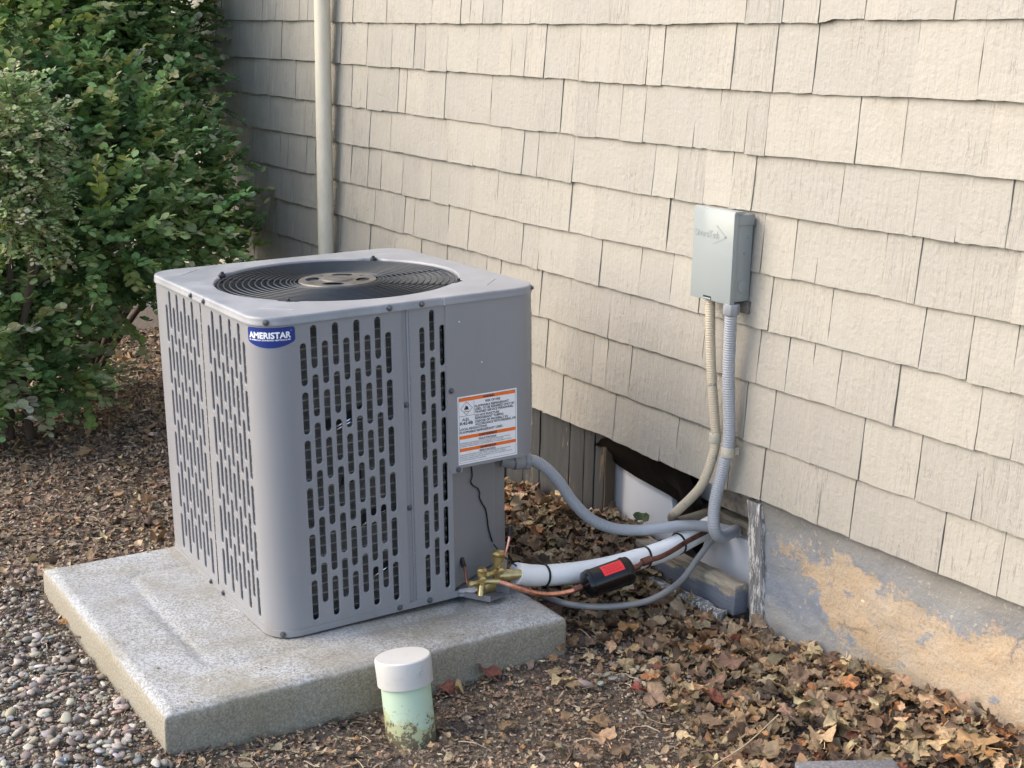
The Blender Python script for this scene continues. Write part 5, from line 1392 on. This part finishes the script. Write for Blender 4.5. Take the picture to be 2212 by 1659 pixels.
for i in vis:
    o = bpy.data.objects.new('dry_leaf', random.choice(lm)); COL.objects.link(o); o.parent = ground
    Mx = Matrix(R3[i].tolist()).to_4x4(); Mx.translation = Vector(P[i]+np.array([0, 0, .005])); o.matrix_local = Mx @ Matrix.Diagonal((*S[i], 1)); o.color = (*C[i], 1)
ri = np.setdiff1d(np.arange(len(P)), vis)
A1 = instance(LT, P[ri], R3[ri], S[ri], C[ri]); A2 = instance(LTs, *med)
o = np_mesh('leaf_litter', np.concatenate([A1[0], A2[0]]), np.concatenate([A1[1], A2[1]+len(A1[0])]), np.concatenate([A1[2], A2[2]]), DRYLEAF, None, True)
tag(o, 'heap of fallen dry brown leaves along the foundation', 'leaves', kind='stuff')
# single leaves that stand out
single = [((1058, 1452), .030, (.27, .10, .07), 'dark red oval leaf lying on the mulch right of the white-capped pipe', 8),
 ((963, 1480), .034, (.30, .11, .07), 'long reddish leaf lying against the right side of the green pipe', 9),
 ((1196, 1390), .026, (.26, .10, .075), 'small red-brown leaf by the right corner of the pad', 8),
 ((1217, 1466), .028, (.48, .38, .22), 'curled straw-yellow leaf alone on the fine mulch', 2),
 ((143, 1340), .020, (.36, .19, .07), 'orange-brown jagged leaf leaning on the left edge of the pad', 6),
 ((1395, 1107), .0, (.05, .07, .02), '', 0),
 ((1520, 1400), .042, (.40, .20, .08), 'upright orange-brown crinkled leaf below the white flaking post', 4),
 ((1640, 1395), .045, (.36, .22, .11), 'large tan-orange leaf against the foot of the foundation corner', 3),
 ((2105, 1605), .045, (.42, .26, .12), 'broad orange fan-shaped leaf at the lower right by the wall', 0),
 ((1620, 1360), .035, (.33, .09, .04), '', 0)]
for (px, s_, c, lb, ti) in single:
    if not lb: continue
    g_ = 0.
    p = atz(px[0], px[1], .02)
    for _ in range(5): p = atz(px[0], px[1], float(gz(p[0], p[1]))+.022)
    o = bpy.data.objects.new('fallen_leaf', lm[ti]); COL.objects.link(o); o.location = p; o.scale = (s_, s_, s_*.9); o.color = (*c, 1)
    o.rotation_euler = (random.uniform(-.35, .35), random.uniform(-.3, .3), random.uniform(0, 6)); tag(o, lb, 'leaf')
# green leaf by the foam
o = bpy.data.objects.new('fallen_leaf', lm[8]); COL.objects.link(o); o.location = aty(1388, 1010+0, 2.345) if False else aty(1388, 1117, 2.325); o.scale = (.022, .022, .016); o.color = (.10, .14, .05, 1); o.rotation_euler = (1.1, 0, .5)
tag(o, 'single dull green leaf resting on the white foam board', 'leaf')
# twigs
for (a, b_, r, lb) in (((0, 1338), (75, 1305), .0028, 'dark red twig at the left edge on the gravel'), ((120, 1372), (300, 1395), .0022, 'grey twig lying across the gravel beside the pad'), ((1540, 1655), (1680, 1572), .0016, 'pale feathery grass stem in the leaf pile')):
    pa_, pb_ = atz(*a, .03), atz(*b_, .03); pm_ = (pa_+pb_)/2+np.array([.01, -.01, .012])
    if r < .002: pb_[2] += .03
    tag(tubes_obj('twig', [pa_, pm_, pb_], r, BARK if r > .002 else simple('straw_stem', (.42, .33, .2), .7), None, 6), lb, 'twig')

# ================================================================ shrubs
def gleaf(w=.42):
    V = [(0, 0, 0), (0, .25, -.02), (0, .55, -.015), (0, .85, .0), (0, 1.0, .02)]
    for sx in (-1, 1): V += [(sx*w*.62, .22, .07), (sx*w, .52, .09), (sx*w*.72, .82, .07)]
    F = []
    for b_, s_ in ((5, 1), (8, -1)):
        t = [(0, b_, 1), (1, b_, b_+1), (1, b_+1, 2), (2, b_+1, b_+2), (2, b_+2, 3), (3, b_+2, 4)]
        F += [q if s_ < 0 else q[::-1] for q in t]
    return np.array(V, float), np.array(F), np.array([.9, 1.1, 1.1, 1.1, 1.]+[.95]*6)
GL = [gleaf(.44), gleaf(.38), gleaf(.50)]
def lookrot(D, roll):
    D = D/np.linalg.norm(D, axis=1)[:, None]; up = np.array([0, 0, 1.]); 
    Xa = np.cross(D, up); Xa /= (np.linalg.norm(Xa, axis=1)[:, None]+1e-9); Za = np.cross(Xa, D)
    c, s = np.cos(roll)[:, None], np.sin(roll)[:, None]; X2 = Xa*c+Za*s; Z2 = np.cross(X2, D)
    return np.stack([X2, D, Z2], -1)
def shrub(name, label, lobes, ntw, ls, cols, wts, base, droop=.3, ind=150, lt=(.10, .26), seed=1):
    rng = np.random.default_rng(seed)
    root = empty(name, base, label, 'shrub')
    LP, LD, LS, LC_ = [], [], [], []; tw = MB()
    base = np.array(base)
    vols = np.array([l[3]**2 for l in lobes]); vols = vols/vols.sum()
    for k in range(ntw):
        cx, cy, cz_, r = lobes[rng.choice(len(lobes), p=vols)]
        d = rng.normal(0, 1, 3); d /= np.linalg.norm(d)
        p = np.array([cx, cy, cz_])+d*r*rng.uniform(.35, .92)**.7*np.array([1, 1, .95])
        out = d*1.0+np.array([0, 0, .35])+rng.normal(0, .35, 3); out /= np.linalg.norm(out)
        L = rng.uniform(*lt); n = int(L/(ls*.42)); pts = [p.copy()]; q = p.copy(); dirn = out.copy()
        cbase = pal(cols, 1, wts, .16)[0]
        for i in range(n):
            q = q+dirn*L/n; dirn = dirn+np.array([0, 0, -droop/n]); dirn /= np.linalg.norm(dirn); pts.append(q.copy())
            sd_ = np.cross(dirn, (0, 0, 1)); sd_ /= (np.linalg.norm(sd_)+1e-9)
            for sgn_ in (-1, 1):
                if rng.random() < .15: continue
                ld = sd_*sgn_*rng.uniform(.5, 1.1)+dirn*rng.uniform(.3, .9)+np.array([0, 0, rng.uniform(-.25, .35)])+rng.normal(0, .2, 3)
                if q[2] < .05 or q[1] > 2.28: continue
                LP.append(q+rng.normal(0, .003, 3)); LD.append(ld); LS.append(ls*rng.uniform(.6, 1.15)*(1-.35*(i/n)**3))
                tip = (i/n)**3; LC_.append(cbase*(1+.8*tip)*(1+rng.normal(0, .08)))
        if k % 2 == 0: tw.tube([p_-base for p_ in pts[::2]], .0012, 4, cap=False)
    LP, LD, LS, LC_ = np.array(LP), np.array(LD), np.array(LS), np.array(LC_).clip(.004, .5)
    n = len(LP); Rm = lookrot(LD, RNG.normal(0, .45, n)); S3 = np.stack([LS]*3, 1)
    pj = np.array([px_of(p) for p in LP]); on = (pj[:, 0] > 0) & (pj[:, 1] > 0) & (pj[:, 1] < 1000)
    sc = np.where(on, LS/np.linalg.norm(LP-CAM, axis=1)**1.5, 0); vis = np.argsort(-sc)[:ind]
    gm = []
    for V, F, sh_ in GL:
        o = np_mesh('leaf', V, F, np.repeat(sh_[:, None], 3, 1), GREEN, None, True); gm.append(o.data); bpy.data.objects.remove(o)
    for i in vis:
        o = bpy.data.objects.new('leaf', gm[i % 3]); COL.objects.link(o); o.parent = root
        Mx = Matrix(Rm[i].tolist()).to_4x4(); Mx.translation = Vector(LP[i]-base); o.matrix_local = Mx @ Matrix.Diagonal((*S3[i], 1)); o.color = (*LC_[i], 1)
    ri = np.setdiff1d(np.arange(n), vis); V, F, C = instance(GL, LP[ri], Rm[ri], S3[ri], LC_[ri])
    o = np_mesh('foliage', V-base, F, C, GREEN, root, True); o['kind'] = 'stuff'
    tw.build('twigs', BARK, root)['kind'] = 'stuff'
    # stems
    for k, l in enumerate(lobes):
        if k % 2: continue
        e = np.array(l[:3])-base; mid = e*.5+rng.normal(0, .05, 3); s0 = rng.normal(0, .04, 3); s0[2] = -.03
        MB().tube(smooth_path([s0, mid, e, e*1.12], 5), .012, 7, rfun=lambda t, i: .014*(1-.8*t)+.002).build('stem', BARK, root, True)
    return n
def lob(px, py, Y, rpx):
    """lobe centred where the ray through the pixel meets the plane y=Y"""
    p = aty(px, py, Y); d = (p-CAM)@W_; return (p[0], p[1], p[2], rpx*d/3009.2)
def lobd(px, py, dep, rpx):
    p = CAM+ray(px, py)*dep; return (p[0], min(p[1], 2.1), max(p[2], .12), rpx*dep/3009.2)
GC = [(.25, .40, .15), (.20, .34, .13), (.29, .44, .14), (.34, .50, .22), (.38, .52, .13), (.13, .24, .09)]
GW = (5, 5, 4, 3, 1, 3)
L1 = [lobd(180, 90, 5.6, 150), lobd(300, 210, 5.7, 120), lobd(340, 60, 6.0, 85), lobd(385, 360, 5.6, 95), lobd(420, 470, 5.7, 85), lobd(455, 540, 5.8, 60), lobd(400, 250, 6.1, 60), lobd(330, 130, 6.2, 90), lobd(440, 400, 6.0, 60), lobd(470, 480, 6.0, 45), lobd(380, 560, 5.6, 60), lobd(130, 850, 5.1, 55), lobd(250, 350, 5.2, 140),
      lobd(120, 260, 5.2, 150), lobd(330, 500, 5.2, 110), lobd(210, 520, 4.9, 120), lobd(90, 560, 4.9, 120), lobd(60, 700, 4.8, 110), lobd(120, 790, 4.95, 75), lobd(20, 790, 4.8, 90), lobd(210, 640, 5.2, 75), lobd(40, 60, 5.2, 150), lobd(40, 400, 4.9, 120), lobd(-120, 300, 4.9, 220), lobd(-120, 700, 4.7, 190), lobd(150, -110, 5.6, 200), lobd(290, -60, 5.9, 110)]
base1 = CAM+ray(150, 860)*5.5; base1 = (float(base1[0]), float(base1[1]), .0)
nl = shrub('green_shrub', 'large dark green bushy shrub with oval leaves at the left of the wall', L1, 3600, .043, GC, GW, base1, .35, 200, seed=3)
print('n', nl)
L2 = [lobd(30, 240, 4.4, 55), lobd(60, 300, 4.4, 45), lobd(20, 360, 4.4, 60), lobd(65, 410, 4.45, 42), lobd(80, 470, 4.45, 30), lobd(25, 470, 4.4, 42), lobd(92, 520, 4.5, 20)]
nl2 = shrub('pale_shrub', 'small-leaved pale sage green branches hanging at the far left edge', L2, 520, .021, [(.34, .47, .20), (.41, .53, .22), (.27, .40, .17)], (3, 2, 3), (float(base1[0])+.5, float(base1[1])-.35, .0), .9, 90, (.06, .14), seed=5)
L3 = [lobd(400, 25, 6.1, 50), lobd(420, 100, 6.1, 40)]
# long loose sprays reaching over the wall and low beside the unit
def spray(pts, n, ls, cols, root, seed):
    rng = np.random.default_rng(seed); P = np.array(smooth_path(pts, 10)); P, _ = resample(P, .02)
    LP, LD, LS = [], [], []
    for i in range(n):
        k = rng.integers(1, len(P)); t = P[k]-P[k-1]; t /= np.linalg.norm(t); s_ = np.cross(t, (0, 0, 1)); s_ /= np.linalg.norm(s_)
        side = (rng.normal(0, 1, 3)); side /= np.linalg.norm(side); off = side*rng.uniform(0, .035)*(1-.6*k/len(P))
        LP.append(P[k]+off); LD.append(side+t*.6); LS.append(ls*rng.uniform(.6, 1.1))
    LP, LD, LS = np.array(LP), np.array(LD), np.array(LS); C = pal(cols, n, None, .15)
    Rm = lookrot(LD, rng.normal(0, .5, n)); V, F, C = instance(GL, LP, Rm, np.stack([LS]*3, 1), C)
    r0 = np.array(root.location); o = np_mesh('spray', V-r0, F, C, GREEN, root, True); o['kind'] = 'stuff'
    mb = MB().tube([p-r0 for p in P[::2]], .0028, 5); mb.build('branch', BARK, root, True)
sroot = [o for o in bpy.data.objects if o.name == 'green_shrub'][0]
W3 = lambda px, py, d: CAM+ray(px, py)*d
spray([W3(360, 110, 5.9), W3(420, 60, 6.0), W3(465, 30, 6.0), W3(518, 62, 6.0)], 150, .022, GC, sroot, 1)
spray([W3(380, 60, 6.0), W3(430, 25, 6.0), W3(455, -10, 6.0)], 120, .022, GC, sroot, 2)
spray([W3(370, 150, 6.0), W3(420, 100, 6.0), W3(462, 118, 6.0)], 130, .020, GC, sroot, 3)
spray([W3(300, 600, 5.0), W3(330, 640, 4.9), W3(346, 662, 4.85)], 26, .030, [(.10, .17, .07)], sroot, 4)
spray([W3(350, 235, 5.9), W3(390, 225, 5.95), W3(430, 232, 6.0)], 60, .020, GC, sroot, 6)
print('leaves', nl, nl2)
